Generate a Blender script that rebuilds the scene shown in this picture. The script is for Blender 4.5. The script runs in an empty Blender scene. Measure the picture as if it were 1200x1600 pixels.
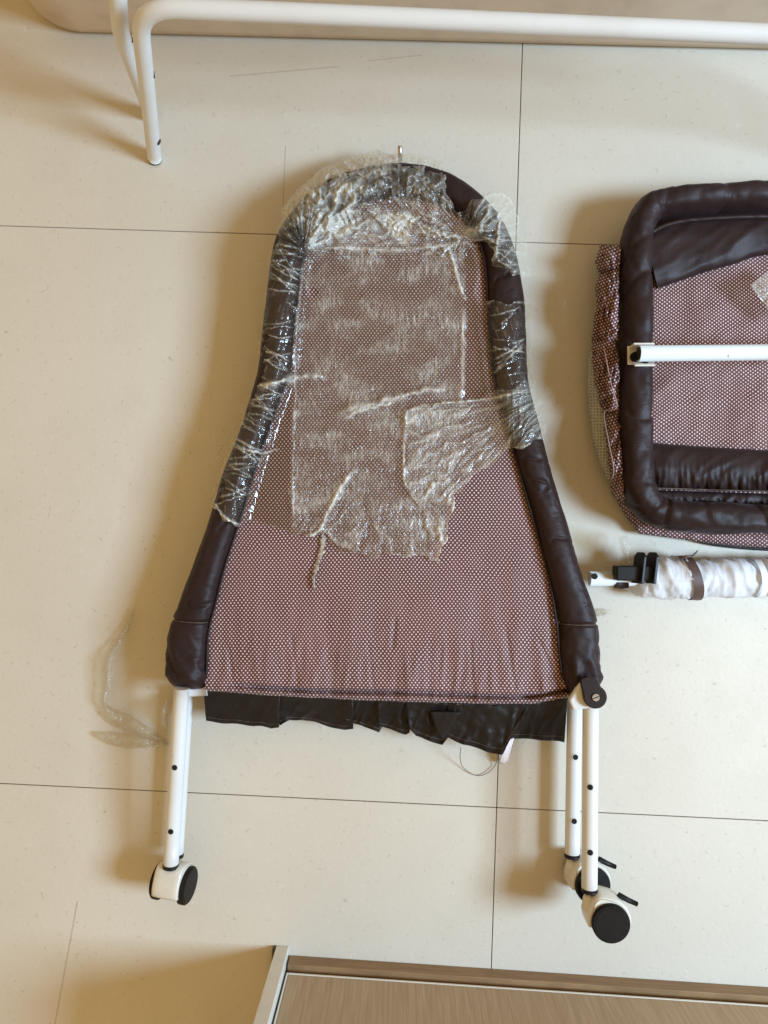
import bpy, math, random
import numpy as np
from mathutils import Vector, Matrix

random.seed(7)
S = bpy.context.scene
COL = S.collection
F = 1111.0          # focal length in photo pixels (photo is 1200 x 1600)
H = 1.008           # camera height above the floor

# ------------------------------------------------------------------ camera
def camera_axes(nx=622.0, ny=845.0):
    d = np.array([nx - 600.0, -(ny - 800.0), -F]); d /= np.linalg.norm(d)
    zc = -d
    xc = np.array([1.0, 0, 0]); xc -= zc * xc.dot(zc); xc /= np.linalg.norm(xc)
    yc = np.cross(zc, xc)
    return np.stack([xc, yc, zc])          # world-from-camera
RW = camera_axes()
cam_d = bpy.data.cameras.new('camera'); cam = bpy.data.objects.new('camera', cam_d); COL.objects.link(cam)
cam_d.sensor_fit = 'VERTICAL'; cam_d.sensor_height = 36.0; cam_d.lens = F / 1600 * 36.0
cam_d.clip_start = 0.02; cam_d.clip_end = 60
cam.matrix_world = Matrix.Translation((0, 0, H)) @ Matrix(RW.tolist()).to_4x4()
S.camera = cam
S.cycles.transparent_max_bounces = 10; S.cycles.max_bounces = 6; S.cycles.diffuse_bounces = 3; S.cycles.glossy_bounces = 3; S.cycles.caustics_reflective = False; S.cycles.caustics_refractive = False
S.render.resolution_x = 768; S.render.resolution_y = 1024

# ------------------------------------------------------------------ light
W = bpy.data.worlds.new('World'); S.world = W; W.use_nodes = True
bg = W.node_tree.nodes['Background']; bg.inputs[0].default_value = (1.0, 0.68, 0.30, 1); bg.inputs[1].default_value = 0.66
S.view_settings.view_transform = 'Standard'; S.view_settings.look = 'None'
S.view_settings.exposure = 0.0; S.view_settings.gamma = 1.0
def area(name, loc, target, size, power, col):
    l = bpy.data.lights.new(name, 'AREA'); l.shape = 'RECTANGLE'; l.size = size[0]; l.size_y = size[1]
    l.energy = power; l.color = col
    o = bpy.data.objects.new(name, l); COL.objects.link(o); o.location = loc
    o.rotation_euler = (Vector(target) - Vector(loc)).to_track_quat('-Z', 'Y').to_euler()
    return o
area('window_light', (2.35, -0.32, 2.0), (0.0, 0.0, 0.0), (0.75, 0.85), 150, (0.53, 0.76, 1.0))

# ------------------------------------------------------------------ helpers
def at(px, py, z=0.0):
    """point of the place at height z seen at photo pixel (px, py)"""
    px = np.asarray(px, float); py = np.asarray(py, float); z = np.asarray(z, float)
    px, py, z = np.broadcast_arrays(px, py, z)
    d = np.stack([px - 600.0, -(py - 800.0), np.full(px.shape, -F)], -1) @ RW.T
    t = (z - H) / d[..., 2]
    return d * t[..., None] + np.array([0, 0, H])

def _h(ix, iy, seed):
    n = (ix.astype(np.int64) * 374761393 + iy.astype(np.int64) * 668265263 + seed * 974634777) & 0xffffffff
    n = ((n ^ (n >> 13)) * 1274126177) & 0xffffffff
    n = n ^ (n >> 16)
    return (n & 0xffff) / 65535.0
def vn(x, y, seed=0):
    x = np.asarray(x, float); y = np.asarray(y, float); x, y = np.broadcast_arrays(x, y)
    ix = np.floor(x); iy = np.floor(y); fx = x - ix; fy = y - iy
    fx = fx * fx * fx * (fx * (fx * 6 - 15) + 10); fy = fy * fy * fy * (fy * (fy * 6 - 15) + 10)
    gx = x - ix; gy = y - iy
    def g(ox, oy):
        a = _h(ix + ox, iy + oy, seed) * 2 * np.pi
        return np.cos(a) * (gx - ox) + np.sin(a) * (gy - oy)
    a, b, c, d = g(0, 0), g(1, 0), g(0, 1), g(1, 1)
    return np.clip(0.5 + 0.85 * ((a * (1 - fx) + b * fx) * (1 - fy) + (c * (1 - fx) + d * fx) * fy), 0, 1)
def fbm(x, y, seed=0, o=3):
    s = 0; a = 0.5; t = 0
    for k in range(o):
        s = s + a * vn(np.asarray(x) * 2 ** k, np.asarray(y) * 2 ** k, seed + k * 17); t += a; a *= 0.5
    return s / t
def ridge(x, y, seed=0, o=2):
    s = 0; a = 0.6; t = 0
    for k in range(o):
        s = s + a * (1 - np.abs(2 * vn(np.asarray(x) * 2.1 ** k, np.asarray(y) * 2.1 ** k, seed + k * 31) - 1)) ** 2; t += a; a *= 0.5
    return s / t
def sstep(a, b, x):
    t = np.clip((np.asarray(x, float) - a) / (b - a), 0, 1); return t * t * (3 - 2 * t)

def spline(pts, n, closed=False):
    """Catmull-Rom through pts, resampled evenly to n points"""
    P = np.array(pts, float)
    if closed: Q = np.vstack([P[-1], P, P[0], P[1]])
    else: Q = np.vstack([2 * P[0] - P[1], P, 2 * P[-1] - P[-2]])
    out = []
    for i in range(1, len(Q) - 2):
        t = np.linspace(0, 1, 24, endpoint=False)[:, None]
        p0, p1, p2, p3 = Q[i - 1], Q[i], Q[i + 1], Q[i + 2]
        out.append(0.5 * (2 * p1 + (p2 - p0) * t + (2 * p0 - 5 * p1 + 4 * p2 - p3) * t ** 2 + (3 * p1 - p0 - 3 * p2 + p3) * t ** 3))
    out = np.vstack(out + [Q[-2][None]])
    return resample(out, n)
def resample(P, n):
    P = np.asarray(P, float); s = np.r_[0, np.cumsum(np.linalg.norm(np.diff(P, axis=0), axis=1))]
    t = np.linspace(0, s[-1], n)
    return np.stack([np.interp(t, s, P[:, k]) for k in range(P.shape[1])], -1)
def fillet(pts, rad, seg=10):
    """polyline with its inner corners rounded"""
    P = [Vector(p) for p in pts]; out = [P[0]]
    rads = rad if isinstance(rad, (list, tuple)) else [rad] * (len(P) - 2)
    for i in range(1, len(P) - 1):
        a = (P[i - 1] - P[i]).normalized(); b = (P[i + 1] - P[i]).normalized(); r = rads[i - 1]
        ang = a.angle(b); d = min(r / math.tan(ang / 2), 0.48 * min((P[i - 1] - P[i]).length, (P[i + 1] - P[i]).length))
        s, e = P[i] + a * d, P[i] + b * d
        for k in range(seg + 1):
            t = k / seg; out.append(s * (1 - t) ** 2 + P[i] * 2 * t * (1 - t) + e * t * t)
    out.append(P[-1]); return np.array([list(p) for p in out])

def link(name, me, mat, parent):
    o = bpy.data.objects.new(name, me); COL.objects.link(o)
    if mat is not None and len(me.materials) == 0: me.materials.append(mat)
    if parent is not None:
        o.parent = parent
        if parent.type == 'EMPTY': o.location = -parent.location
    return o
def mk(name, v, f, mat, parent=None, smooth=True, uv=None, attr=None):
    if attr is not None and 'crinkle' not in attr: attr = dict(attr, crinkle=np.full(len(np.asarray(v).reshape(-1, 3)), 0.6))
    me = bpy.data.meshes.new(name)
    v = np.asarray(v, float).reshape(-1, 3)
    me.from_pydata(v.tolist(), [], f.tolist() if isinstance(f, np.ndarray) else f)
    me.update()
    if smooth: me.polygons.foreach_set('use_smooth', [len(p.vertices) < 9 for p in me.polygons])
    if uv is not None:
        lay = me.uv_layers.new(name='UVMap'); li = np.zeros(len(me.loops), int); me.loops.foreach_get('vertex_index', li)
        lay.data.foreach_set('uv', np.asarray(uv, float)[li].ravel())
    if attr is not None:
        for k, a in attr.items():
            at_ = me.attributes.new(k, 'FLOAT', 'POINT'); at_.data.foreach_set('value', np.asarray(a, float).ravel())
    return link(name, me, mat, parent)
def gridf(nu, nv, closed_v=False):
    i = np.arange(nu - 1)[:, None]; j = np.arange(nv if closed_v else nv - 1)[None, :]
    a = i * nv + j; b = i * nv + (j + 1) % nv; c = (i + 1) * nv + (j + 1) % nv; d = (i + 1) * nv + j
    return np.stack([a, b, c, d], -1).reshape(-1, 4)
def sweep_data(P, r, m=16, rz=None):
    P = np.asarray(P, float); n = len(P); r = np.broadcast_to(np.asarray(r, float), (n,))
    T = np.gradient(P, axis=0); T /= np.linalg.norm(T, axis=1)[:, None] + 1e-12
    up = np.array([0, 0, 1.0]) if abs(T[0, 2]) < 0.9 else np.array([1.0, 0, 0])
    A = np.cross(T[0], up); A /= np.linalg.norm(A); V = []
    th = np.linspace(0, 2 * np.pi, m, endpoint=False)
    for i in range(n):
        A = A - T[i] * A.dot(T[i]); A /= np.linalg.norm(A); B = np.cross(T[i], A)
        V.append(P[i] + r[i] * (np.cos(th)[:, None] * A + np.sin(th)[:, None] * B * (rz if rz else 1.0)))
    V = np.vstack(V); Fc = gridf(n, m, True).tolist()
    Fc.append(list(range(m))); Fc.append(list(range((n - 1) * m, n * m))[::-1])
    return V, Fc
def tube(name, P, r, mat, parent=None, m=16, attr_c=None, rz=None):
    V, Fc = sweep_data(P, r, m, rz)
    return mk(name, V, Fc, mat, parent, attr={'haze': np.full(len(V), attr_c)} if attr_c is not None else None)
def box_data(c, s, rot=None, bev=0.0):
    """bevelled box as verts/faces; rot is 3x3"""
    import bmesh
    bm = bmesh.new(); bmesh.ops.create_cube(bm, size=1.0)
    for v in bm.verts: v.co = Vector((v.co.x * s[0], v.co.y * s[1], v.co.z * s[2]))
    if bev > 0: bmesh.ops.bevel(bm, geom=bm.edges[:], offset=bev, segments=2, affect='EDGES', profile=0.5)
    V = np.array([list(v.co) for v in bm.verts]); bm.verts.index_update(); Fc = [[v.index for v in f.verts] for f in bm.faces]; bm.free()
    if rot is not None: V = V @ np.asarray(rot).T
    return V + np.asarray(c, float), Fc
def join(*parts):
    V = []; Fc = []; n = 0
    for v, f in parts:
        V.append(np.asarray(v)); f = f.tolist() if isinstance(f, np.ndarray) else f
        Fc += [[i + n for i in q] for q in f]; n += len(v)
    return np.vstack(V), Fc
def prism(poly, axis_o, ax, ay, an, t0, t1, bev=0):
    """extrude a 2-D outline lying in the frame (ax, ay) along an from t0 to t1"""
    poly = np.asarray(poly, float); n = len(poly); o = np.asarray(axis_o, float)
    ax, ay, an = map(lambda q: np.asarray(q, float), (ax, ay, an))
    b = o + poly[:, :1] * ax + poly[:, 1:2] * ay
    V = np.vstack([b + an * t0, b + an * t1])
    Fc = [list(range(n))[::-1], list(range(n, 2 * n))] + [[i, (i + 1) % n, n + (i + 1) % n, n + i] for i in range(n)]
    return V, Fc
def disc_data(c, n, r, t, m=24, bev=0.0):
    """short cylinder around axis n centred on c with rounded rim"""
    n = np.asarray(n, float); n /= np.linalg.norm(n)
    u = np.cross(n, [0, 0, 1.0] if abs(n[2]) < 0.9 else [1.0, 0, 0]); u /= np.linalg.norm(u); w = np.cross(n, u)
    th = np.linspace(0, 2 * np.pi, m, endpoint=False); V = []
    prof = [(r - bev, -t / 2), (r, -t / 2 + bev), (r, t / 2 - bev), (r - bev, t / 2)] if bev else [(r, -t / 2), (r, t / 2)]
    for rr, h in prof: V.append(np.asarray(c) + rr * (np.cos(th)[:, None] * u + np.sin(th)[:, None] * w) + n * h)
    V = np.vstack(V); Fc = gridf(len(prof), m, True).tolist(); Fc += [list(range(m)), list(range((len(prof) - 1) * m, len(prof) * m))[::-1]]
    return V, Fc
def thing(name, label, cat, loc, group=None):
    o = bpy.data.objects.new(name, None); COL.objects.link(o); o.location = Vector([float(q) for q in loc]); o.empty_display_size = 0.05
    o['label'] = label; o['category'] = cat
    if group: o['group'] = group
    return o
def tag(o, label, cat, group=None):
    o['label'] = label; o['category'] = cat
    if group: o['group'] = group
    return o
def inpoly(x, y, poly):
    x = np.asarray(x, float); y = np.asarray(y, float); r = np.zeros(x.shape, bool); n = len(poly)
    for i in range(n):
        x1, y1 = poly[i]; x2, y2 = poly[(i + 1) % n]
        if y1 == y2: continue
        c = ((y1 > y) != (y2 > y)) & (x < (x2 - x1) * (y - y1) / (y2 - y1) + x1); r ^= c
    return r
def blur(a, k):
    if k < 1: return a
    ker = np.ones(2 * k + 1) / (2 * k + 1)
    p = np.pad(a, ((k, k), (0, 0)), mode='edge'); a = np.apply_along_axis(lambda q: np.convolve(q, ker, 'valid'), 0, p)
    p = np.pad(a, ((0, 0), (k, k)), mode='edge'); return np.apply_along_axis(lambda q: np.convolve(q, ker, 'valid'), 1, p)

# ------------------------------------------------------------------ materials
def newmat(name):
    m = bpy.data.materials.new(name); m.use_nodes = True; nt = m.node_tree; nt.nodes.clear()
    out = nt.nodes.new('ShaderNodeOutputMaterial'); return m, nt, out
class N:
    def __init__(s, nt): s.nt = nt
    def __call__(s, typ, ins=None, **props):
        n = s.nt.nodes.new('ShaderNode' + typ)
        for k, v in props.items(): setattr(n, k, v)
        for k, v in (ins or {}).items():
            if isinstance(v, bpy.types.NodeSocket): s.nt.links.new(v, n.inputs[k])
            else: n.inputs[k].default_value = v
        return n
    def math(s, op, a, b=0.0, c=0.0, clamp=False):
        n = s('Math', {0: a, 1: b, 2: c}, operation=op, use_clamp=clamp); return n.outputs[0]
    def mix(s, f, a, b):
        n = s('Mix', None, data_type='RGBA')
        for i, v in ((0, f), (6, a), (7, b)):
            if isinstance(v, bpy.types.NodeSocket): s.nt.links.new(v, n.inputs[i])
            else: n.inputs[i].default_value = v
        return n.outputs[2]
    def ramp(s, f, stops):
        n = s('ValToRGB', {0: f}); el = n.color_ramp.elements
        while len(el) < len(stops): el.new(0.5)
        for e, (p, c) in zip(el, stops): e.position = p; e.color = c if len(c) == 4 else (*c, 1)
        return n.outputs[0]
def c4(r, g, b): return (r, g, b, 1.0)

def m_floor():
    m, nt, out = newmat('vinyl_floor'); n = N(nt)
    pos = n('NewGeometry').outputs['Position']
    big = n('TexNoise', {'Vector': pos, 'Scale': 3.0, 'Detail': 3.0}).outputs[0]
    rnd = n('ObjectInfo').outputs['Random']
    base = n.mix(n.ramp(big, [(0.3, (0, 0, 0)), (0.7, (1, 1, 1))]), c4(0.60, 0.545, 0.455), c4(0.655, 0.605, 0.515))
    base = n.mix(n.math('MULTIPLY', rnd, 0.35), base, c4(0.60, 0.56, 0.485))
    fine = n('TexNoise', {'Vector': pos, 'Scale': 900.0, 'Detail': 2.0}).outputs[0]
    base = n.mix(n.ramp(fine, [(0.35, (0.28, 0.28, 0.28)), (0.6, (0, 0, 0))]), base, c4(0.47, 0.43, 0.36))
    # short curly chips pressed in the sheet
    w = n('TexNoise', {'Vector': pos, 'Scale': 60.0, 'Detail': 2.0})
    wp = n('VectorMath', {0: pos, 1: n('VectorMath', {0: w.outputs['Color'], 1: (0.02, 0.02, 0.0)}, operation='MULTIPLY').outputs[0]}, operation='ADD').outputs[0]
    vo = n('TexVoronoi', {'Vector': wp, 'Scale': 85.0}, feature='DISTANCE_TO_EDGE').outputs['Distance']
    msk = n('TexNoise', {'Vector': pos, 'Scale': 130.0, 'Detail': 1.0}).outputs[0]
    chip = n.math('MULTIPLY', n.ramp(vo, [(0.0, (1, 1, 1)), (0.06, (0, 0, 0))]), n.ramp(msk, [(0.58, (0, 0, 0)), (0.68, (1, 1, 1))]))
    base = n.mix(n.math('MULTIPLY', chip, 0.32), base, c4(0.74, 0.71, 0.65))
    msk2 = n('TexNoise', {'Vector': pos, 'Scale': 117.0, 'Detail': 1.0, 'W': 3.0}, noise_dimensions='4D').outputs[0]
    chip2 = n.math('MULTIPLY', n.ramp(vo, [(0.0, (1, 1, 1)), (0.05, (0, 0, 0))]), n.ramp(msk2, [(0.60, (0, 0, 0)), (0.68, (1, 1, 1))]))
    base = n.mix(n.math('MULTIPLY', chip2, 0.7), base, c4(0.40, 0.34, 0.25))
    # a few dirt specks
    sp = n('TexVoronoi', {'Vector': pos, 'Scale': 5.0}).outputs['Distance']
    base = n.mix(n.math('MULTIPLY', n.ramp(sp, [(0.007, (1, 1, 1)), (0.013, (0, 0, 0))]), 0.8), base, c4(0.10, 0.07, 0.04))
    # soft scuffed film of dirt
    du = n('TexNoise', {'Vector': pos, 'Scale': 11.0, 'Detail': 5.0, 'Roughness': 0.65}).outputs[0]
    base = n.mix(n.math('MULTIPLY', n.ramp(du, [(0.5, (0, 0, 0)), (0.75, (1, 1, 1))]), 0.22), base, c4(0.50, 0.45, 0.36))
    # scratches: thin worn lines
    sx = n('SeparateXYZ', {0: pos})
    for (p0, p1, wd, st) in (((446, 228), (441, 350), 0.0007, 0.45), ((121, 1408), (84, 1610), 0.0010, 0.40), ((358, 119), (530, 104), 0.0009, 0.30), ((575, 95), (660, 86), 0.0008, 0.3)):
        a = at(*p0); b = at(*p1); d = b - a; L = np.hypot(d[0], d[1]); d = d / L
        rx = n.math('SUBTRACT', sx.outputs[0], float(a[0])); ry = n.math('SUBTRACT', sx.outputs[1], float(a[1]))
        t = n.math('ADD', n.math('MULTIPLY', rx, float(d[0])), n.math('MULTIPLY', ry, float(d[1])))
        dd = n.math('ABSOLUTE', n.math('ADD', n.math('MULTIPLY', rx, float(-d[1])), n.math('MULTIPLY', ry, float(d[0]))))
        ok = n.math('MULTIPLY', n.math('GREATER_THAN', t, 0.0), n.math('LESS_THAN', t, float(L)))
        f = n.math('MULTIPLY', n.math('MULTIPLY', n.math('LESS_THAN', dd, wd), ok), st)
        base = n.mix(f, base, c4(0.22, 0.17, 0.10))
    bmp = n('Bump', {'Strength': 0.12, 'Distance': 0.002, 'Height': n('TexNoise', {'Vector': pos, 'Scale': 160.0, 'Detail': 3.0}).outputs[0]})
    rgh = n('MapRange', {0: du, 3: 0.42, 4: 0.62}).outputs[0]
    b = n('BsdfPrincipled', {'Base Color': base, 'Roughness': rgh, 'Normal': bmp.outputs[0], 'Specular IOR Level': 0.35})
    nt.links.new(b.outputs[0], out.inputs[0]); return m
def m_plain(name, col, rough=0.5, spec=0.5, metal=0.0, noise=0.0, scale=60.0, bump=0.0, bscale=200.0, dark=None, coat=0.0):
    m, nt, out = newmat(name); n = N(nt); tc = n('TexCoord').outputs['Object']
    base = c4(*col)
    if noise > 0:
        nz = n('TexNoise', {'Vector': tc, 'Scale': scale, 'Detail': 4.0}).outputs[0]
        dk = c4(*(dark if dark else [q * 0.6 for q in col]))
        base = n.mix(n.math('MULTIPLY', n.ramp(nz, [(0.45, (0, 0, 0)), (0.75, (1, 1, 1))]), noise), base, dk)
    ins = {'Base Color': base, 'Roughness': rough, 'Metallic': metal, 'Specular IOR Level': spec, 'Coat Weight': coat}
    if bump > 0:
        ins['Normal'] = n('Bump', {'Strength': bump, 'Distance': 0.001, 'Height': n('TexNoise', {'Vector': tc, 'Scale': bscale, 'Detail': 3.0}).outputs[0]}).outputs[0]
    b = n('BsdfPrincipled', ins); nt.links.new(b.outputs[0], out.inputs[0]); return m
def m_whitepaint():
    m, nt, out = newmat('white_enamel'); n = N(nt); pos = n('NewGeometry').outputs['Position']
    a = n('TexNoise', {'Vector': pos, 'Scale': 45.0, 'Detail': 6.0, 'Roughness': 0.7}).outputs[0]
    chips = n.ramp(a, [(0.705, (0, 0, 0)), (0.72, (1, 1, 1))])
    g = n('TexNoise', {'Vector': pos, 'Scale': 14.0, 'Detail': 5.0}).outputs[0]
    base = n.mix(n.math('MULTIPLY', n.ramp(g, [(0.5, (0, 0, 0)), (0.8, (1, 1, 1))]), 0.35), c4(0.67, 0.67, 0.66), c4(0.52, 0.49, 0.43))
    base = n.mix(n.math('MULTIPLY', chips, 0.85), base, c4(0.10, 0.08, 0.07))
    b = n('BsdfPrincipled', {'Base Color': base, 'Roughness': 0.30, 'Specular IOR Level': 0.5})
    nt.links.new(b.outputs[0], out.inputs[0]); return m
def m_satin(name='brown_satin', col=(0.0175, 0.0088, 0.0088), hi=(0.028, 0.0145, 0.0148), rough=0.50, spec=0.22):
    m, nt, out = newmat(name); n = N(nt); pos = n('NewGeometry').outputs['Position']
    a = n('TexNoise', {'Vector': pos, 'Scale': 22.0, 'Detail': 4.0}).outputs[0]
    base = n.mix(n.ramp(a, [(0.3, (0, 0, 0)), (0.75, (1, 1, 1))]), c4(*col), c4(*hi))
    lint = n('TexVoronoi', {'Vector': pos, 'Scale': 210.0}).outputs['Distance']
    lm = n('TexNoise', {'Vector': pos, 'Scale': 40.0}).outputs[0]
    base = n.mix(n.math('MULTIPLY', n.ramp(lint, [(0.07, (1, 1, 1)), (0.12, (0, 0, 0))]), n.ramp(lm, [(0.6, (0, 0, 0)), (0.7, (0.6, 0.6, 0.6))])), base, c4(0.22, 0.18, 0.17))
    mp = n('Mapping', {'Vector': pos, 'Scale': (1.0, 1.0, 1.0)}).outputs[0]
    w1 = n('TexWave', {'Vector': mp, 'Scale': 420.0, 'Distortion': 1.0}, bands_direction='X').outputs['Fac']
    w2 = n('TexWave', {'Vector': mp, 'Scale': 420.0, 'Distortion': 1.0}, bands_direction='Y').outputs['Fac']
    cr = n('TexNoise', {'Vector': pos, 'Scale': 75.0, 'Detail': 5.0, 'Distortion': 1.6}).outputs[0]
    uvm = n('Mapping', {'Vector': n('TexCoord').outputs['UV'], 'Scale': (150.0, 34.0, 1.0)}).outputs[0]
    fc = n('TexNoise', {'Vector': uvm, 'Scale': 1.0, 'Detail': 3.0, 'Distortion': 1.2}).outputs[0]
    fm = n('TexNoise', {'Vector': pos, 'Scale': 16.0, 'Detail': 1.0}).outputs[0]
    fcr = n.math('MULTIPLY', n.math('ABSOLUTE', n.math('SUBTRACT', fc, 0.5)), n.ramp(fm, [(0.4, (0.15, 0.15, 0.15)), (0.65, (1, 1, 1))]))
    hgt = n.math('ADD', n.math('ADD', n.math('MULTIPLY', n.math('ADD', w1, w2), 0.04), n.math('MULTIPLY', cr, 0.4)), n.math('MULTIPLY', fcr, -2.6))
    bmp = n('Bump', {'Strength': 0.13, 'Distance': 0.004, 'Height': hgt}).outputs[0]
    b = n('BsdfPrincipled', {'Base Color': base, 'Roughness': rough, 'Specular IOR Level': spec, 'Sheen Weight': 0.07, 'Sheen Roughness': 0.35, 'Sheen Tint': c4(0.75, 0.62, 0.68), 'Normal': bmp})
    nt.links.new(b.outputs[0], out.inputs[0]); return m
def m_dots(name, a=0.00502, b=0.00628, base=(0.104, 0.043, 0.046), dot=(0.72, 0.58, 0.53), r=0.00094):
    m, nt, out = newmat(name); n = N(nt); uv = n('TexCoord').outputs['UV']; pos = n('NewGeometry').outputs['Position']
    wob = n('TexNoise', {'Vector': uv, 'Scale': 25.0, 'Detail': 2.0}).outputs['Color']
    uvw = n('VectorMath', {0: uv, 1: n('VectorMath', {0: n('VectorMath', {0: wob, 1: (0.5, 0.5, 0.5)}, operation='SUBTRACT').outputs[0], 1: (0.006, 0.006, 0)}, operation='MULTIPLY').outputs[0]}, operation='ADD').outputs[0]
    p = n('VectorMath', {0: uvw, 1: (1 / a, 1 / b, 0)}, operation='MULTIPLY').outputs[0]
    ds = []
    for off in (0.0, 0.5):
        q = n('VectorMath', {0: n('VectorMath', {0: p, 1: (off, off, 0)}, operation='ADD').outputs[0]}, operation='FRACTION').outputs[0]
        q = n('VectorMath', {0: n('VectorMath', {0: q, 1: (0.5, 0.5, 0)}, operation='SUBTRACT').outputs[0], 1: (a, b, 0)}, operation='MULTIPLY').outputs[0]
        ds.append(n('VectorMath', {0: q}, operation='LENGTH').outputs['Value'])
    d = n.math('MINIMUM', ds[0], ds[1])
    f = n('MapRange', {0: d, 1: r * 0.8, 2: r * 1.2, 3: 1.0, 4: 0.0}, clamp=True).outputs[0]
    g = n('TexNoise', {'Vector': pos, 'Scale': 12.0, 'Detail': 3.0}).outputs[0]
    bc = n.mix(n.ramp(g, [(0.35, (0, 0, 0)), (0.7, (1, 1, 1))]), c4(*base), c4(base[0] * 1.25, base[1] * 1.25, base[2] * 1.25))
    bc = n.mix(f, bc, c4(*dot))
    w = n('TexNoise', {'Vector': pos, 'Scale': 1400.0, 'Detail': 1.0}).outputs[0]
    bmp = n('Bump', {'Strength': 0.2, 'Distance': 0.0005, 'Height': w}).outputs[0]
    bs = n('BsdfPrincipled', {'Base Color': bc, 'Roughness': 0.6, 'Specular IOR Level': 0.2, 'Sheen Weight': 0.08, 'Normal': bmp})
    nt.links.new(bs.outputs[0], out.inputs[0]); return m
def m_film(name='clear_film', gloss=0.16):
    m, nt, out = newmat(name); n = N(nt); pos = n('NewGeometry').outputs['Position']
    hz = n('Attribute', None, attribute_name='haze').outputs['Fac']
    st = n('Mapping', {'Vector': pos, 'Scale': (1.0, 0.16, 1.0)}).outputs[0]
    s1 = n('TexNoise', {'Vector': st, 'Scale': 420.0, 'Detail': 2.0, 'Distortion': 0.5}).outputs[0]
    s2 = n('TexNoise', {'Vector': pos, 'Scale': 150.0, 'Detail': 3.0, 'Distortion': 1.2}).outputs[0]
    hh = n.math('ADD', n.math('MULTIPLY', s1, 0.6), n.math('MULTIPLY', s2, 0.8))
    bmp = n('Bump', {'Strength': n('Attribute', None, attribute_name='crinkle').outputs['Fac'], 'Distance': 0.002, 'Height': hh}).outputs[0]
    tr = n('BsdfTransparent', {'Color': c4(0.985, 0.972, 0.92)})
    df = n('BsdfDiffuse', {'Color': c4(0.90, 0.89, 0.82), 'Normal': bmp})
    tl = n('BsdfTranslucent', {'Color': c4(0.90, 0.89, 0.82), 'Normal': bmp})
    df = n('MixShader', {0: 0.35, 1: df.outputs[0], 2: tl.outputs[0]})
    sp = n('TexNoise', {'Vector': st, 'Scale': 500.0, 'Detail': 2.0}).outputs[0]
    hz2 = n.math('MULTIPLY', hz, n('MapRange', {0: sp, 1: 0.3, 2: 0.7, 3: 0.6, 4: 1.35}).outputs[0], clamp=True)
    mx = n('MixShader', {0: hz2, 1: tr.outputs[0], 2: df.outputs[0]})
    gl = n('BsdfGlossy', {'Color': c4(1, 1, 1), 'Roughness': 0.12, 'Normal': bmp})
    fr = n('LayerWeight', {'Blend': 0.35, 'Normal': bmp}).outputs['Fresnel']
    gf = n.math('ADD', n.math('MULTIPLY', fr, 0.45), 0.014, clamp=True)
    mx2 = n('MixShader', {0: gf, 1: mx.outputs[0], 2: gl.outputs[0]})
    nt.links.new(mx2.outputs[0], out.inputs[0]); return m
def m_net(name, period, wire, col, alpha=1.0, use_uv=True):
    m, nt, out = newmat(name); n = N(nt); uv = n('TexCoord').outputs['UV']
    p = n('VectorMath', {0: uv, 1: (1 / period, 1 / period, 0)}, operation='MULTIPLY').outputs[0]
    sp = n('SeparateXYZ', {0: n('VectorMath', {0: p}, operation='FRACTION').outputs[0]})
    m1 = n.math('LESS_THAN', sp.outputs[0], wire); m2 = n.math('LESS_THAN', sp.outputs[1], wire)
    f = n.math('MAXIMUM', m1, m2)
    d = n('BsdfPrincipled', {'Base Color': c4(*col), 'Roughness': 0.6})
    tl = n('BsdfTranslucent', {'Color': c4(*col)})
    d2 = n('MixShader', {0: 0.3, 1: d.outputs[0], 2: tl.outputs[0]})
    t = n('BsdfTransparent')
    mx = n('MixShader', {0: n.math('MAXIMUM', n.math('MULTIPLY', f, alpha), 0.25), 1: t.outputs[0], 2: d2.outputs[0]})
    nt.links.new(mx.outputs[0], out.inputs[0]); return m
def m_wood(name, dark, light, axis_scale, rough=0.45):
    m, nt, out = newmat(name); n = N(nt); tc = n('TexCoord').outputs['UV']
    mp = n('Mapping', {'Vector': tc, 'Scale': axis_scale}).outputs[0]
    a = n('TexNoise', {'Vector': mp, 'Scale': 1.0, 'Detail': 5.0, 'Roughness': 0.65, 'Distortion': 0.3}).outputs[0]
    b_ = n('TexNoise', {'Vector': n('Mapping', {'Vector': tc, 'Scale': (axis_scale[0] * 0.18, axis_scale[1] * 0.25, 1)}).outputs[0], 'Scale': 1.0, 'Detail': 2.0}).outputs[0]
    col = n.mix(n.ramp(a, [(0.38, (0, 0, 0)), (0.66, (1, 1, 1))]), c4(*dark), c4(*light))
    col = n.mix(n.math('MULTIPLY', b_, 0.5), col, c4(*[q * 0.8 for q in light]))
    pb = n('Bump', {'Strength': 0.15, 'Distance': 0.0005, 'Height': a}).outputs[0]
    b = n('BsdfPrincipled', {'Base Color': col, 'Roughness': rough, 'Normal': pb, 'Specular IOR Level': 0.3})
    nt.links.new(b.outputs[0], out.inputs[0]); return m

M = {}
M['floor'] = m_floor()
M['grout'] = m_plain('floor_joint', (0.17, 0.13, 0.08), 0.9)
M['white'] = m_whitepaint()
M['cream'] = m_plain('cream_plastic', (0.68, 0.65, 0.58), 0.35, noise=0.2, scale=70)
M['black'] = m_plain('black_plastic', (0.012, 0.011, 0.011), 0.45, spec=0.2, noise=0.4, scale=120, dark=(0.02, 0.018, 0.016))
M['wheel'] = m_plain('black_wheel', (0.009, 0.007, 0.006), 0.55, spec=0.2, noise=0.5, scale=90, dark=(0.018, 0.014, 0.012), bump=0.1)
M['bracket'] = m_plain('brown_plastic', (0.022, 0.013, 0.010), 0.5, spec=0.2, noise=0.4, bump=0.15, bscale=900)
M['steel'] = m_plain('steel', (0.55, 0.53, 0.50), 0.3, metal=1.0, noise=0.4, scale=200, dark=(0.2, 0.18, 0.15))
M['satin'] = m_satin()
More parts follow.
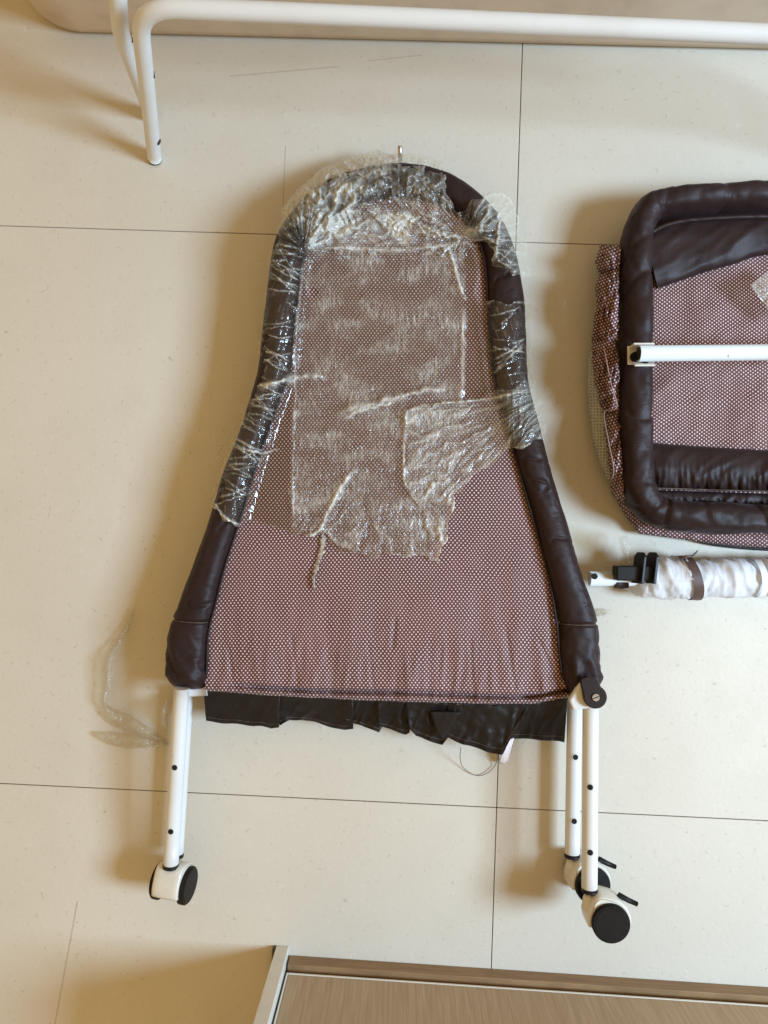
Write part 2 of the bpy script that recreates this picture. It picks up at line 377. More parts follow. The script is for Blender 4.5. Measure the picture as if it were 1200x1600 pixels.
M['ruffle'] = m_satin('black_ruffle_cloth', (0.0080, 0.0060, 0.0056), (0.013, 0.0098, 0.0094), 0.42, 0.30)
M['dots'] = m_dots('polka_dot_cloth')
M['dots_b'] = m_dots('polka_dot_cloth_turned', a=0.00628, b=0.00502)
M['film'] = m_film()
M['thread'] = m_plain('thread', (0.16, 0.12, 0.09), 0.7)
M['stitch'] = m_plain('stitch_thread', (0.11, 0.075, 0.055), 0.7)
M['hem'] = m_plain('pale_hem', (0.42, 0.28, 0.25), 0.6)
M['care'] = m_plain('care_tag_cloth', (0.78, 0.72, 0.73), 0.6, noise=0.6, scale=300, dark=(0.7, 0.5, 0.58))
M['mesh'] = m_net('grey_mesh', 0.0042, 0.36, (0.62, 0.60, 0.55))
M['net'] = m_net('white_netting', 0.0016, 0.50, (0.90, 0.92, 0.97))
M['strap'] = m_plain('brown_strap_cloth', (0.085, 0.050, 0.040), 0.5, noise=0.5, bump=0.3, bscale=500)
M['sofa'] = m_plain('beige_upholstery', (0.60, 0.50, 0.39), 0.8, noise=0.35, scale=26, bump=0.25, bscale=700)
M['wood'] = m_wood('oak_laminate', (0.36, 0.25, 0.148), (0.50, 0.37, 0.24), (330.0, 9.0, 1.0))
M['skirt'] = m_wood('brown_beading', (0.21, 0.125, 0.06), (0.33, 0.20, 0.10), (14.0, 260.0, 1.0))
M['lip'] = m_plain('white_lipping', (0.72, 0.69, 0.62), 0.45)
M['tape'] = m_plain('white_tape_film', (0.80, 0.81, 0.83), 0.25)
M['dirt'] = m_plain('dark_glue', (0.06, 0.04, 0.025), 0.7, noise=0.5)

# ------------------------------------------------------------------ floor
O = at(806, 378); V2 = at(776, 1262) - O; TS = float(np.linalg.norm(V2[:2])); ev = V2 / TS; eu = np.array([-ev[1], ev[0], 0])
fl = thing('floor', 'x', 'x', (0, 0, 0)); del fl['label']; del fl['category']; fl['kind'] = 'structure'
mk('joint_bed', [(-4, -4, -0.012), (4, -4, -0.012), (4, 4, -0.012), (-4, 4, -0.012)], [[0, 1, 2, 3]], M['grout'], fl, smooth=False)
import bmesh
tb, tf = box_data((0, 0, -0.005), (TS - 0.0011, TS - 0.0011, 0.010), None, 0.0006)
tile_me = None
R3 = np.stack([eu, ev, [0, 0, 1.0]], 1)
for i in range(-3, 3):
    for j in range(-3, 4):
        c = O + eu * TS * (i + 0.5) + ev * TS * (j + 0.5)
        if tile_me is None:
            o = mk('tile', tb @ R3.T, tf, M['floor'], fl, smooth=False); tile_me = o.data
        else:
            o = bpy.data.objects.new('tile', tile_me); COL.objects.link(o); o.parent = fl
        o.location = Vector(c.tolist())

# ------------------------------------------------------------------ sofa at the top
p0 = at(100, 60); p1 = at(1200, 86); sx = (p1 - p0) / np.linalg.norm(p1 - p0); sy = np.array([-sx[1], sx[0], 0.0])
def sofa_plan(inset, n=9):
    L, D, r = 1.75, 0.62, 0.085
    pts = []
    for (cx, cy, a0) in ((r, r, 180), (L - r, r, 270), (L - r, D - r, 0), (r, D - r, 90)):
        for k in range(n):
            a = math.radians(a0 + 90 * k / (n - 1)); pts.append((cx + (r - inset) * math.cos(a), cy + (r - inset) * math.sin(a)))
    return np.array(pts)
so = p0 - sx * 0.055
rows = [(0.006, 0.03), (0.006, 0.008), (0.010, 0.002), (0.02, 0.0), (0.08, -0.004), (0.16, -0.006), (0.24, -0.003), (0.275, 0.0), (0.285, 0.012), (0.295, 0.0), (0.33, -0.006), (0.38, -0.004), (0.405, 0.012), (0.415, 0.04), (0.42, 0.08)]
V = []
for z, ins in rows:
    q = sofa_plan(min(ins, 0.08)); w = so + q[:, :1] * sx + q[:, 1:2] * sy; w[:, 2] = z
    w[:, :2] += ((vn(q[:, 0] * 9, q[:, 1] * 9 + z * 12, 5) - 0.5) * 0.006)[:, None] * sy[:2]
    V.append(w)
npl = len(V[0]); Fc = gridf(len(rows), npl, True).tolist() + [list(range(npl))[::-1], list(range((len(rows) - 1) * npl, len(rows) * npl))]
sofa = thing('sofa', 'beige upholstered sofa base with a rounded corner behind the white tube frame', 'sofa', so)
mk('upholstery', np.vstack(V), Fc, M['sofa'], sofa)
q = sofa_plan(0.0); w = so + q[:, :1] * sx + q[:, 1:2] * sy; w[:, 2] = 0.285; w = np.vstack([w, w[:1]])
tube('piping', w, 0.004, M['sofa'], sofa, 8)

# ------------------------------------------------------------------ cabinet at the bottom
c0 = at(452, 1492); c1 = at(1200, 1542); cx = (c1 - c0) / np.linalg.norm(c1 - c0); cy = np.array([cx[1], -cx[0], 0.0])   # cy points away from the cradle
RC = np.stack([cx, cy, [0, 0, 1.0]], 1)
cab = thing('cabinet', 'oak laminate cabinet front with white side panel and brown floor beading', 'cabinet', c0)
def cbox(name, x0, x1, y0, y1, z0, z1, mat, parent=None, bev=0.0008):
    v, f = box_data(((x0 + x1) / 2, (y0 + y1) / 2, (z0 + z1) / 2), (x1 - x0, y1 - y0, z1 - z0), None, bev)
    uv = np.stack([v[:, 0] + v[:, 1] * 0.37, v[:, 2] + v[:, 1] * 0.11], -1)
    return mk(name, c0 + v @ RC.T, f, mat, parent or cab, smooth=False, uv=uv)
def cadd():
    cbox('floor_beading', 0.001, 1.40, 0.0, 0.012, 0.0005, 0.022, M['skirt'])
    cbox('plinth', 0.001, 1.40, 0.014, 0.03, 0.0005, 0.03, M['dirt'])
    dp = cbox('front_panel', 0.004, 1.40, 0.006, 0.024, 0.034, 0.24, M['wood'])
    cbox('edge_lipping', 0.004, 1.40, 0.0055, 0.0245, 0.0305, 0.0335, M['lip'], dp, 0.0004)
    cbox('edge_lipping', 0.0015, 0.0036, 0.0055, 0.0245, 0.0305, 0.24, M['lip'], dp, 0.0004)
    cbox('side_panel', -0.0185, -0.0012, -0.012, 0.36, 0.0005, 0.25, M['cream'])
    cbox('back_board', 0.001, 1.40, 0.30, 0.315, 0.0, 0.24, M['wood'])
    cbox('top_board', 0.0, 1.40, 0.03, 0.30, 0.225, 0.24, M['wood'])
    cbox('foot_shim', -0.023, -0.0195, -0.012, 0.03, 0.0005, 0.008, M['dirt'])
cadd()

# ------------------------------------------------------------------ white tube stand
def hole(center, nrm, parent, r=0.0038):
    v, f = disc_data(center, nrm, r, 0.0016, 14); return mk('hole', v, f, M['black'], parent)
stand = thing('tube_stand', 'white enamelled steel tube stand with bent legs in front of the beige sofa', 'stand', at(241, 248))
P = fillet([at(241.5, 247, 0.004), at(216, 10, 0.268), at(1610, 72, 0.268), at(1655, 360, 0.004)], [0.055, 0.055], 14)
P = np.vstack([P[:1], resample(P, 140)[1:]])
la = tube('front_leg_bar', P, 0.0100, M['white'], stand, 20)
d0 = (P[0] - P[3]); d0 /= np.linalg.norm(d0)
tube('end_cap', np.array([P[0] - d0 * 0.001, P[0] + d0 * 0.0028]), 0.0098, M['black'], la, 18)
P2 = fillet([at(235, 176, 0.010), at(187, 46, 0.20), at(180, -90, 0.30), at(1450, -50, 0.30)], [0.12, 0.05], 14)
P2 = resample(P2, 140)
lb = tube('rear_leg_bar', P2, 0.0100, M['white'], stand, 20)
for (px, py, tt) in ((235, 111, 0), (247, 217, 0)):
    # find the leg point nearest to that pixel, put the hole on its right-hand side
    best = None
    for k in range(0, 45):
        Q = P[k]; a = at(px, py, Q[2]); dd = np.linalg.norm(a - Q)
        if best is None or dd < best[0]: best = (dd, Q, a)
    nn = best[2] - best[1]; tv = np.array([0, 0, H]) - best[1]; tv /= np.linalg.norm(tv)
    nn = nn / (np.linalg.norm(nn) + 1e-9) * 0.85 + tv * 0.55; nn -= d0 * nn.dot(d0); nn /= np.linalg.norm(nn)
    hole(best[1] + nn * 0.0098, nn, la, 0.0042)
best = min(range(0, 70), key=lambda k: np.linalg.norm(at(203, 60, P2[k][2]) - P2[k]))
Q = P2[best]; nn = at(206, 60, Q[2]) - Q; tv = np.array([0, 0, H]) - Q; nn = nn / np.linalg.norm(nn) * 0.8 + tv / np.linalg.norm(tv) * 0.5; nn /= np.linalg.norm(nn)
hole(Q + nn * 0.0098, nn, lb, 0.004)

# ------------------------------------------------------------------ padded cradle end panel
ZB, HB = 0.052, 0.038       # padding centre height and half height
ZS = 0.071                  # height of the stretched dotted cloth
outer = [(257, 1078), (258, 1040), (261, 985), (278, 930), (299, 880), (326, 800), (348, 730), (380, 645), (403, 570), (410, 490), (417, 420), (431, 360), (466, 312), (508, 279), (562, 259), (622, 251), (690, 264), (742, 296), (782, 338), (808, 392), (820, 450), (824, 520), (829, 600), (850, 685), (885, 800), (915, 900), (936, 970), (943, 1030), (944, 1078)]
inner = [(329, 1078), (331, 1040), (334, 985), (346, 935), (360, 880), (386, 800), (405, 735), (433, 655), (455, 590), (466, 510), (474, 440), (484, 400), (504, 365), (536, 340), (580, 326), (625, 322), (672, 327), (712, 346), (738, 375), (752, 415), (757, 470), (761, 540), (770, 610), (788, 675), (820, 790), (847, 885), (862, 965), (868, 1030), (880, 1090)]
NB = 760; MB = 56
Oc = spline(outer, NB); Ic = spline(inner, NB)
# matched resampling: blend with parametric pairs
def paired(a, b, n):
    A = np.array(a, float); B = np.array(b, float); C = spline(np.hstack([A, B]), n); return C[:, :2], C[:, 2:]
Oc, Ic = paired(outer, inner, NB)
Cpx = (Oc + Ic) / 2; Wpx = np.linalg.norm(Oc - Ic, axis=1) / 2
Spx = np.r_[0, np.cumsum(np.linalg.norm(np.diff(Cpx, axis=0), axis=1))]
panel = thing('cradle_end_panel', 'padded brown and polka dot cradle panel lying under torn plastic wrap, casters at its feet', 'cradle panel', at(600, 760))
Ow = at(Oc[:, 0], Oc[:, 1], ZB + 0.022); Iw = at(Ic[:, 0], Ic[:, 1], ZB)
Cw = (Ow + Iw) / 2; Lw = (Ow - Iw) / 2
th = np.linspace(0, 2 * np.pi, MB, endpoint=False)
ct = np.sign(np.cos(th)) * np.abs(np.cos(th)) ** 0.8; stn = np.sign(np.sin(th)) * np.abs(np.sin(th)) ** 0.8
endk = np.minimum(np.arange(NB), np.arange(NB)[::-1]) / 12.0
cap = np.sqrt(np.clip(1 - (1 - np.clip(endk, 0, 1)) ** 2, 0.02, 1))
Vb = np.zeros((NB, MB, 3)); sS = Spx
for j in range(MB):
    wq = sS + 46 * (vn(sS / 70, th[j] * 0.8, 2) - 0.5) + 22 * math.sin(th[j] * 1.3)
    crease = (ridge(wq / 70, th[j] * 0.6 + 5, 3, 1) ** 8) * 0.0060 * sstep(0.4, 0.7, vn(sS / 80, th[j] * 0.6, 4)) + (ridge(wq / 22, th[j] * 0.8 + 9, 8, 2) ** 5) * 0.0024 * sstep(0.35, 0.7, vn(sS / 50, th[j], 6)) + (ridge(sS / 60 + th[j], th[j] * 2.2 + sS / 150, 11, 2) ** 5) * 0.0022
    big = (vn(sS / 120, th[j] * 0.5, 21) - 0.5) * 0.006
    # seams of the end cuffs
    seam = np.zeros(NB)
    for pxs in (110, Spx[-1] - 112): seam -= 0.0035 * np.exp(-((sS - pxs) / 2.2) ** 2)
    puck = (ridge(sS / 42 + th[j] * 0.5, th[j] * 0.8, 33, 2) - 0.4) * 0.0055 * (sstep(115, 20, sS) + sstep(Spx[-1] - 115, Spx[-1] - 20, sS))
    gath = -0.0018 * ridge(sS / 6.0, th[j] * 0.4, 37, 2) * max(0.0, -math.cos(th[j])) ** 1.5 * sstep(0.4, 0.65, vn(sS / 90, 1.0, 38))
    r = 1 + (crease * -0.6 + big + seam + puck + gath) / 0.03
    Vb[:, j] = Cw + Lw * (ct[j] * r * (0.55 + 0.45 * cap))[:, None]
    Vb[:, j, 2] = ZB + HB * stn[j] * r * cap
Vb[:, :, 2] = np.maximum(Vb[:, :, 2], 0.006)
Fb = gridf(NB, MB, True).tolist() + [list(range(MB)), list(range((NB - 1) * MB, NB * MB))[::-1]]
pad = mk('padding', Vb.reshape(-1, 3), Fb, M['satin'], panel, uv=np.stack([np.broadcast_to(Spx[:, None] * 0.00085, (NB, MB)), np.broadcast_to(np.abs(th - np.pi) * 0.03, (NB, MB))], -1).reshape(-1, 2))
# stitched hems along inner edge of the padding (thin dark piping)
for s in ('in',):
    q = Cw - Lw * 0.97; q[:, 2] = ZS + 0.004; tube('inner_piping', q[12:-12], 0.0016, M['satin'], pad, 8)
# cuff seam threads
for ps in (110, Spx[-1] - 112):
    k = int(np.argmin(np.abs(Spx - ps))); ring = Vb[k]; ring = np.vstack([ring, ring[:1]]); sel = (np.sin(np.r_[th, th[0]]) > -0.2)
    cc = ring.mean(0); tube('cuff_seam', (cc + (ring - cc) * 1.012)[sel], 0.0006, M['stitch'], pad, 6)

def ybot(x): return np.interp(x, [300, 330, 450, 600, 760, 830, 890], [1078, 1081, 1089, 1096, 1101, 1100, 1090])
# dotted cloth
gx = np.arange(318, 900, 2.6); gy = np.arange(300, 1085.01, 2.6)
GX, GY = np.meshgrid(gx, gy, indexing='ij')
PY = GY + (ybot(GX) - gy[-1]) * sstep(700, 1080, GY)
dB = ybot(GX) - PY
z = ZS + (fbm(GX / 120, PY / 160, 4) - 0.5) * 0.006
low = sstep(150, 5, dB)
z = z + low * (ridge(GX / 26 + PY / 300, PY / 150, 14, 2) - 0.4) * 0.0034 + sstep(260, 20, dB) * (fbm(GX / 48, PY / 260, 19) - 0.5) * 0.007
for (fx, fy0, fy1, sl, dep) in ((618, 965, 1010, -0.1, 0.005), (455, 990, 1075, 0.12, 0.003), (790, 980, 1075, 0.15, 0.003), (842, 1000, 1080, 0.45, 0.0045), (356, 1010, 1080, 0.15, 0.004), (575, 1000, 1080, 0.1, 0.003), (690, 1010, 1090, -0.08, 0.003), (735, 1000, 1090, 0.06, 0.003)):
    cxl = fx + sl * (PY - fy0); z -= 0.6 * dep * np.exp(-((GX - cxl) / 2.6) ** 2) * sstep(fy0 - 8, fy0 + 10, PY) * sstep(fy1 + 12, fy1 - 6, PY)
z -= 0.016 * np.exp(-((dB - 13 + 2 * np.sin(GX / 60)) / 3.0) ** 2) * sstep(340, 420, GX)       # tuck above the hem
z -= 0.016 * sstep(5, 0, dB) ** 1.5
z += 0.003 * np.exp(-((dB - 5) / 4) ** 2)
inp = [tuple(p) for p in (Ic + (Oc - Ic) * 0.35)]
mask = inpoly(GX, PY, inp + [(945, 1110), (250, 1110)]) & (GX > 320 + 0 * GX) & ((GX < 888) | (PY < 1085))
Wp = at(GX, PY, z)
idx = gridf(*GX.shape); keep = mask.ravel()[idx].all(1); fidx = idx[keep]
used = np.unique(fidx); rm = np.full(GX.size, -1); rm[used] = np.arange(len(used))
uvs = at(GX, PY, ZS)[..., :2].reshape(-1, 2)
mk('dotted_cloth', Wp.reshape(-1, 3)[used], rm[fidx], M['dots'], panel, uv=uvs[used])

# ruffle pleats: overlapping flaps of black cloth
def flap(name, top, bot, mat, parent, z0, z1, seed, nu=28, nv=18, amp=0.004, uvr=None, thick=0.0007, hem=True):
    """sheet between an upper and a lower pixel edge, heights z0 -> z1, softly folded"""
    T = resample(np.array(top, float), nu); B = resample(np.array(bot, float), nu); t = np.linspace(0, 1, nv)
    X = T[:, None, 0] * (1 - t) + B[:, None, 0] * t; Y = T[:, None, 1] * (1 - t) + B[:, None, 1] * t
    u = np.linspace(0, 1, nu)[:, None]
    if np.isscalar(z0): z0 = np.full(nu, z0)
    else: z0 = np.interp(np.linspace(0, 1, nu), np.linspace(0, 1, len(z0)), z0)
    if np.isscalar(z1): z1 = np.full(nu, z1)
    else: z1 = np.interp(np.linspace(0, 1, nu), np.linspace(0, 1, len(z1)), z1)
    z = z0[:, None] * (1 - t) + z1[:, None] * t + amp * (ridge(X / 30 + Y / 70 + 0.5 * vn(X / 40, Y / 40, seed + 7), Y / 75 + X / 160, seed) - 0.4) * (0.25 + 0.75 * t) + amp * 0.5 * (fbm(X / 25, Y / 25, seed + 3) - 0.5)
    z = np.maximum(z, 0.0025)
    Y = Y + t ** 2 * 5 * (vn(X / 34, 0, seed + 9) - 0.5) * (nu > 30)
    Wv = at(X, Y, z); uv = at(X, Y, 0.06)[..., :2].reshape(-1, 2)
    o = mk(name, Wv.reshape(-1, 3), gridf(nu, nv), mat, parent, uv=uv)
    sm = o.modifiers.new('thickness', 'SOLIDIFY'); sm.thickness = thick; sm.offset = 0
    if hem:
        k = max(1, int(nv * 0.86)); tube('hem_stitch', Wv[1:-1, k] + np.array([0, 0, 0.0007]), 0.00028, M['stitch'], o, 5)
    return o
ru = [
 ([(318, 1077), (380, 1084), (437, 1088)], [(322, 1128), (372, 1131), (408, 1134), (424, 1140), (436, 1137)], 0.060, [0.045, 0.04, 0.046]),
 ([(425, 1086), (500, 1090), (552, 1093)], [(437, 1134), (452, 1124), (470, 1124), (505, 1133), (538, 1141), (552, 1138)], 0.058, [0.040, 0.028, 0.034, 0.044]),
 ([(537, 1091), (570, 1094), (604, 1096)], [(540, 1128), (560, 1132), (592, 1144), (596, 1137)], 0.056, [0.046, 0.036, 0.032]),
 ([(590, 1094), (620, 1096), (645, 1097)], [(592, 1135), (612, 1140), (634, 1146), (640, 1144)], 0.059, [0.048, 0.038, 0.042]),
 ([(634, 1096), (680, 1098), (728, 1100)], [(640, 1138), (650, 1150), (672, 1158), (691, 1165), (702, 1150)], 0.061, [0.052, 0.046, 0.040, 0.046]),
 ([(700, 1098), (770, 1101), (828, 1100)], [(698, 1152), (722, 1163), (750, 1170), (785, 1180), (812, 1128)], 0.060, [0.050, 0.046, 0.048, 0.058]),
 ([(790, 1100), (840, 1099), (887, 1090)], [(796, 1152), (840, 1156), (882, 1160)], 0.054, [0.028, 0.024, 0.026])]
for k, (tp, bt, z0, z1) in enumerate(ru):
    flap('ruffle_pleat', tp, bt, M['ruffle'], panel, z0, z1, 40 + k, nu=46, nv=26, amp=0.010)
# folded kink of the ruffle on the second last pleat
flap('ruffle_fold', [(672, 1112), (698, 1112), (720, 1113)], [(686, 1150), (692, 1156), (698, 1150)], M['ruffle'], panel, 0.064, 0.060, 77, 14, 12, 0.002, hem=False)
tube('loose_thread', spline([at(720, 1168, 0.040), at(719, 1185, 0.02), at(723, 1198, 0.006), at(735, 1208, 0.004), at(749, 1212, 0.003), at(764, 1206, 0.004), at(775, 1193, 0.006), at(778, 1176, 0.03)], 60), 0.0005, M['thread'], panel, 6)
flap('care_tag', [(789, 1162), (797, 1155), (803, 1153)], [(780, 1192), (786, 1194), (793, 1190)], M['care'], panel, 0.035, 0.010, 91, 10, 10, 0.002, hem=False)

# crossbar, legs, casters
ZU, ZL = 0.082, 0.030
tube('crossbar_end', np.array([at(284, 1079, 0.060), at(324, 1077, 0.058)]), 0.0085, M['white'], panel, 18)
def leg(p_top, p_bot, zt, zb, holes):
    A = at(*p_top, zt); B = at(*p_bot, zb); o = tube('leg', np.array([A + (B - A) * t for t in np.linspace(0, 1, 8)]), 0.0099, M['white'], panel, 22)
    d = (B - A) / np.linalg.norm(B - A)
    tube('end_cap', np.array([B - d * 0.001, B + d * 0.0042]), 0.0103, M['black'], o, 20)
    for hx, hy in holes:
        t = np.clip((hy - p_top[1]) / (p_bot[1] - p_top[1]), 0, 1); C = A + (B - A) * t
        side = at(hx, hy, C[2] + 0.0095) - C; nn = side - d * side.dot(d); nn /= np.linalg.norm(nn); C = C + d * (side.dot(d))
        v, f = disc_data(C + nn * 0.0094, nn, 0.0048, 0.0012, 18, 0.0003); mk('hole_rim', v, f, M['white'], o)
        v, f = disc_data(C + nn * 0.0098, nn, 0.0036, 0.0012, 16); mk('hole', v, f, M['black'], o)
    return B, d
def caster(B, d, trail, axis, lever=True, trail_len=0.021):
    """twin wheel caster: B leg end, d along the leg, trail sideways wheel offset, axis of the wheels"""
    d = d / np.linalg.norm(d); axis = np.asarray(axis, float); axis -= d * axis.dot(d); axis /= np.linalg.norm(axis)
    y = np.cross(axis, d); y /= np.linalg.norm(y)
    if y.dot(trail) < 0: y = -y
    wc = B + d * 0.0320 + y * trail_len            # wheel centre
    zl = -d
    # local frame: y trail direction, zl up along the leg
    R = 0.0272; prof = []
    for a in np.linspace(-12, 196, 30):
        prof.append((R * math.cos(math.radians(a)), R * math.sin(math.radians(a))))
    # pull the profile out to the stem socket
    pr = np.array(prof); sock = np.array([-trail_len, 0.036])
    ang = np.degrees(np.arctan2(pr[:, 1], pr[:, 0])); wgt = np.exp(-((ang - 118) / 22) ** 2)
    pr = pr * (1 + 0.20 * wgt)[:, None]
    inn = pr[::-1] * 0.42
    poly = np.vstack([pr, [(-0.012, -0.006), (0.012, -0.006)]])
    # rounded shell: several slices across the width, smaller at the sides
    w = 0.0185; ts = np.array([-1, -0.97, -0.85, -0.5, 0, 0.5, 0.85, 0.97, 1]); sc = np.array([0.90, 0.95, 0.985, 1, 1, 1, 0.985, 0.95, 0.90])
    V = []
    for t, s in zip(ts, sc): V.append(wc + (poly[:, :1] * s) * y + (poly[:, 1:2] * s) * zl + axis * (t * w))
    n = len(poly); Fc = gridf(len(ts), n, True).tolist() + [list(range(n)), list(range((len(ts) - 1) * n, len(ts) * n))[::-1]]
    sv, sf = sweep_data(np.array([B + d * 0.0075, B + d * 0.011, B + d * 0.025]), np.array([0.0062, 0.0078, 0.010]), 18)
    hv, hf = join((np.vstack(V), Fc), (sv, sf))
    hood = mk('caster', hv, hf, M['cream'], panel)
    tube('stem', np.array([B + d * 0.003, B + d * 0.0105]), 0.0045, M['steel'], hood, 14)
    tube('stem_nut', np.array([B + d * 0.0058, B + d * 0.0078]), 0.0062, M['steel'], hood, 6)
    for s in (-1, 1):
        v, f = disc_data(wc + axis * s * 0.0190, axis, 0.0236, 0.010, 36, 0.0016); wh = mk('wheel', v, f, M['wheel'], hood)
        v, f = disc_data(wc + axis * s * 0.0239, axis, 0.0200, 0.0010, 36, 0.0004); mk('hub_cap', v, f, M['wheel'], wh)
    if lever:
        a = math.radians(52); base = wc + y * (0.028 * math.cos(a)) + zl * (0.028 * math.sin(a)); tip = base + y * 0.022 - zl * 0.008
        lv, lf = sweep_data(np.array([base - y * 0.003 - zl * 0.004, base + zl * 0.002, (base + tip) / 2 + zl * 0.0005, tip]), np.array([0.004, 0.0042, 0.0034, 0.003]), 10, 1.0)
        mk('brake_lever', lv, lf, M['black'], hood)
    return hood
zup = np.array([0, 0, 1.0]); ex = np.array([1.0, 0, 0])
B, d = leg((898, 1085), (894, 1334), ZL, ZL, [(899, 1183), (897, 1283)])
caster(B, d, ex, zup + np.array([0.10, 0.0, 0]), True)
B, d = leg((923, 1085), (921, 1388), ZU, ZU, [(922, 1230), (922, 1332)])
caster(B, d, ex, zup, True)
B, d = leg((291, 1082), (275, 1334), ZL, ZL, [])
B, d = leg((284, 1075), (267, 1350), ZU, 0.060, [(273, 1199), (267, 1299)])
caster(B, d, -zup * 0.7 + ex * 0.25, ex * 0.97 + zup * 0.17, False, 0.012)
# brown pivot bracket on the right with its screw
C = at(930, 1089, 0.098)
pl = [(0.0145 * math.cos(a), 0.0145 * math.sin(a)) for a in np.radians(np.linspace(-170, 60, 24))] + [(0.004, 0.020), (-0.010, 0.026), (-0.019, 0.022), (-0.0155, 0.006)]
v, f = prism(pl, C - zup * 0.006, ex, np.array([0, 1.0, 0]), zup, 0, 0.008); br = mk('pivot_bracket', v, f, M['bracket'], panel, smooth=False)
bv = br.modifiers.new('soft_edge', 'BEVEL'); bv.width = 0.0012; bv.segments = 2
v, f = disc_data(C + zup * 0.0026, zup, 0.0052, 0.0022, 20, 0.0006); sc_ = mk('screw', v, f, M['steel'], br)
v, f = box_data(C + zup * 0.0037, (0.0085, 0.0011, 0.0005), [[0.94, -0.34, 0], [0.34, 0.94, 0], [0, 0, 1]]); mk('screw_slot', v, f, M['black'], br, smooth=False)
# flattened white tube end that runs into the bracket
v, f = prism([(-0.031, -0.006), (-0.026, -0.019), (-0.004, -0.016), (0.0, 0.014), (-0.015, 0.020)], C - zup * 0.018, ex, np.array([0, 1.0, 0]), zup, 0, 0.011)
q = mk('tube_end', v, f, M['white'], panel, smooth=False); bv = q.modifiers.new('soft_edge', 'BEVEL'); bv.width = 0.003; bv.segments = 3
# bolt at the top of the arch
tube('top_bolt', np.array([at(625.5, 262, 0.058), at(625, 229, 0.058)]), 0.0030, M['steel'], panel, 10)

# ------------------------------------------------------------------ torn clear wrap over the panel
STEP = 1.2
fx = np.arange(318, 866, STEP); fy = np.arange(228, 930, STEP)
FX, FY = np.meshgrid(fx, fy, indexing='ij')
d2 = np.full(FX.shape, 1e9); wl = np.zeros(FX.shape); sl = np.zeros(FX.shape); sgn = np.zeros(FX.shape)
Cs = Cpx[::5]; Ws = Wpx[::5]; Ss = Spx[::5]; Ls = (Oc - Ic)[::5]
for k in range(len(Cs)):
    dd = (FX - Cs[k, 0]) ** 2 + (FY - Cs[k, 1]) ** 2; b = dd < d2
    d2 = np.where(b, dd, d2); wl = np.where(b, Ws[k], wl); sl = np.where(b, Ss[k], sl)
    ln = Ls[k] / np.linalg.norm(Ls[k]); sgn = np.where(b, (FX - Cs[k, 0]) * ln[0] + (FY - Cs[k, 1]) * ln[1], sgn)
lat = sgn / wl                                       # -1 inner edge, +1 outer edge
hb = np.where(np.abs(lat) < 1, ZB + HB * np.clip(1 - np.abs(lat) ** 2, 0, 1) ** 0.45, 0)
hb = np.where(lat <= -0.72, np.maximum(hb, ZS), hb)
hb = np.where(lat >= 0.93, np.maximum(hb, np.clip(0.066 - (lat - 0.93) * 0.05, 0.035, 0.07)), hb)
film_h = np.maximum(hb, blur(blur(hb, 7), 7)) + 0.0022
PA = [(432, 362), (440, 335), (462, 296), (500, 262), (545, 243), (585, 236), (640, 240), (668, 241), (694, 247), (690, 262), (700, 300), (716, 332), (726, 328), (746, 304), (768, 298), (792, 304), (808, 325), (812, 352), (822, 390), (828, 428), (800, 432), (772, 412), (770, 392), (752, 380), (730, 372), (727, 400), (480, 402), (445, 400), (424, 420)]
PB = [(424, 390), (480, 380), (730, 372), (752, 392), (750, 420), (744, 462), (756, 470), (823, 471), (830, 470), (829, 520), (832, 580), (842, 620), (853, 686), (800, 702), (770, 722), (735, 752), (712, 775), (706, 800), (698, 842), (688, 882), (674, 880), (668, 868), (630, 872), (600, 862), (578, 876), (552, 868), (520, 856), (508, 838), (494, 836), (470, 836), (455, 832), (430, 826), (400, 818), (385, 812), (376, 826), (352, 812), (331, 786), (336, 765), (344, 722), (362, 676), (372, 640), (388, 610), (404, 560), (409, 500), (414, 440)]
PR = [(480, 385), (726, 382), (727, 500), (722, 640), (712, 770), (690, 880), (560, 868), (505, 836), (456, 830), (458, 700), (462, 560), (474, 470)]
PC = [(634, 640), (660, 630), (760, 622), (835, 590), (852, 686), (800, 700), (735, 752), (706, 790), (650, 790), (628, 760), (632, 700)]
PT = [(478, 385), (490, 340), (560, 325), (660, 330), (735, 345), (750, 380), (640, 382), (560, 386)]
PL = [(440, 340), (500, 262), (585, 236), (620, 240), (600, 270), (560, 300), (560, 350), (540, 380), (480, 390), (470, 350)]
PX = [(735, 330), (750, 302), (790, 300), (812, 345), (828, 430), (800, 432), (770, 400), (745, 372)]
wx = FX + (fbm(FX / 26, FY / 26, 51, 2) - 0.5) * 16; wy = FY + (fbm(FX / 26, FY / 26, 52, 2) - 0.5) * 16
mA = inpoly(wx, wy, PA); mB = inpoly(wx, wy, PB)
hole_l = ((wx - 486) / 7) ** 2 + ((wy - 456) / 8) ** 2 < 1
fmask = (mA | mB) & ~hole_l
k_ = lambda P_, b: blur(inpoly(wx, wy, P_).astype(float), b)
zR, zC, zT, zL_, zX, zA = k_(PR, 1), k_(PC, 1), k_(PT, 2), k_(PL, 3), k_(PX, 2), k_(PA, 5)
onband = sstep(1.25, 0.9, np.abs(lat))
lft = onband * (FX < 520) * (FY > 380); rgt = onband * (FX > 700) * (FY > 440)
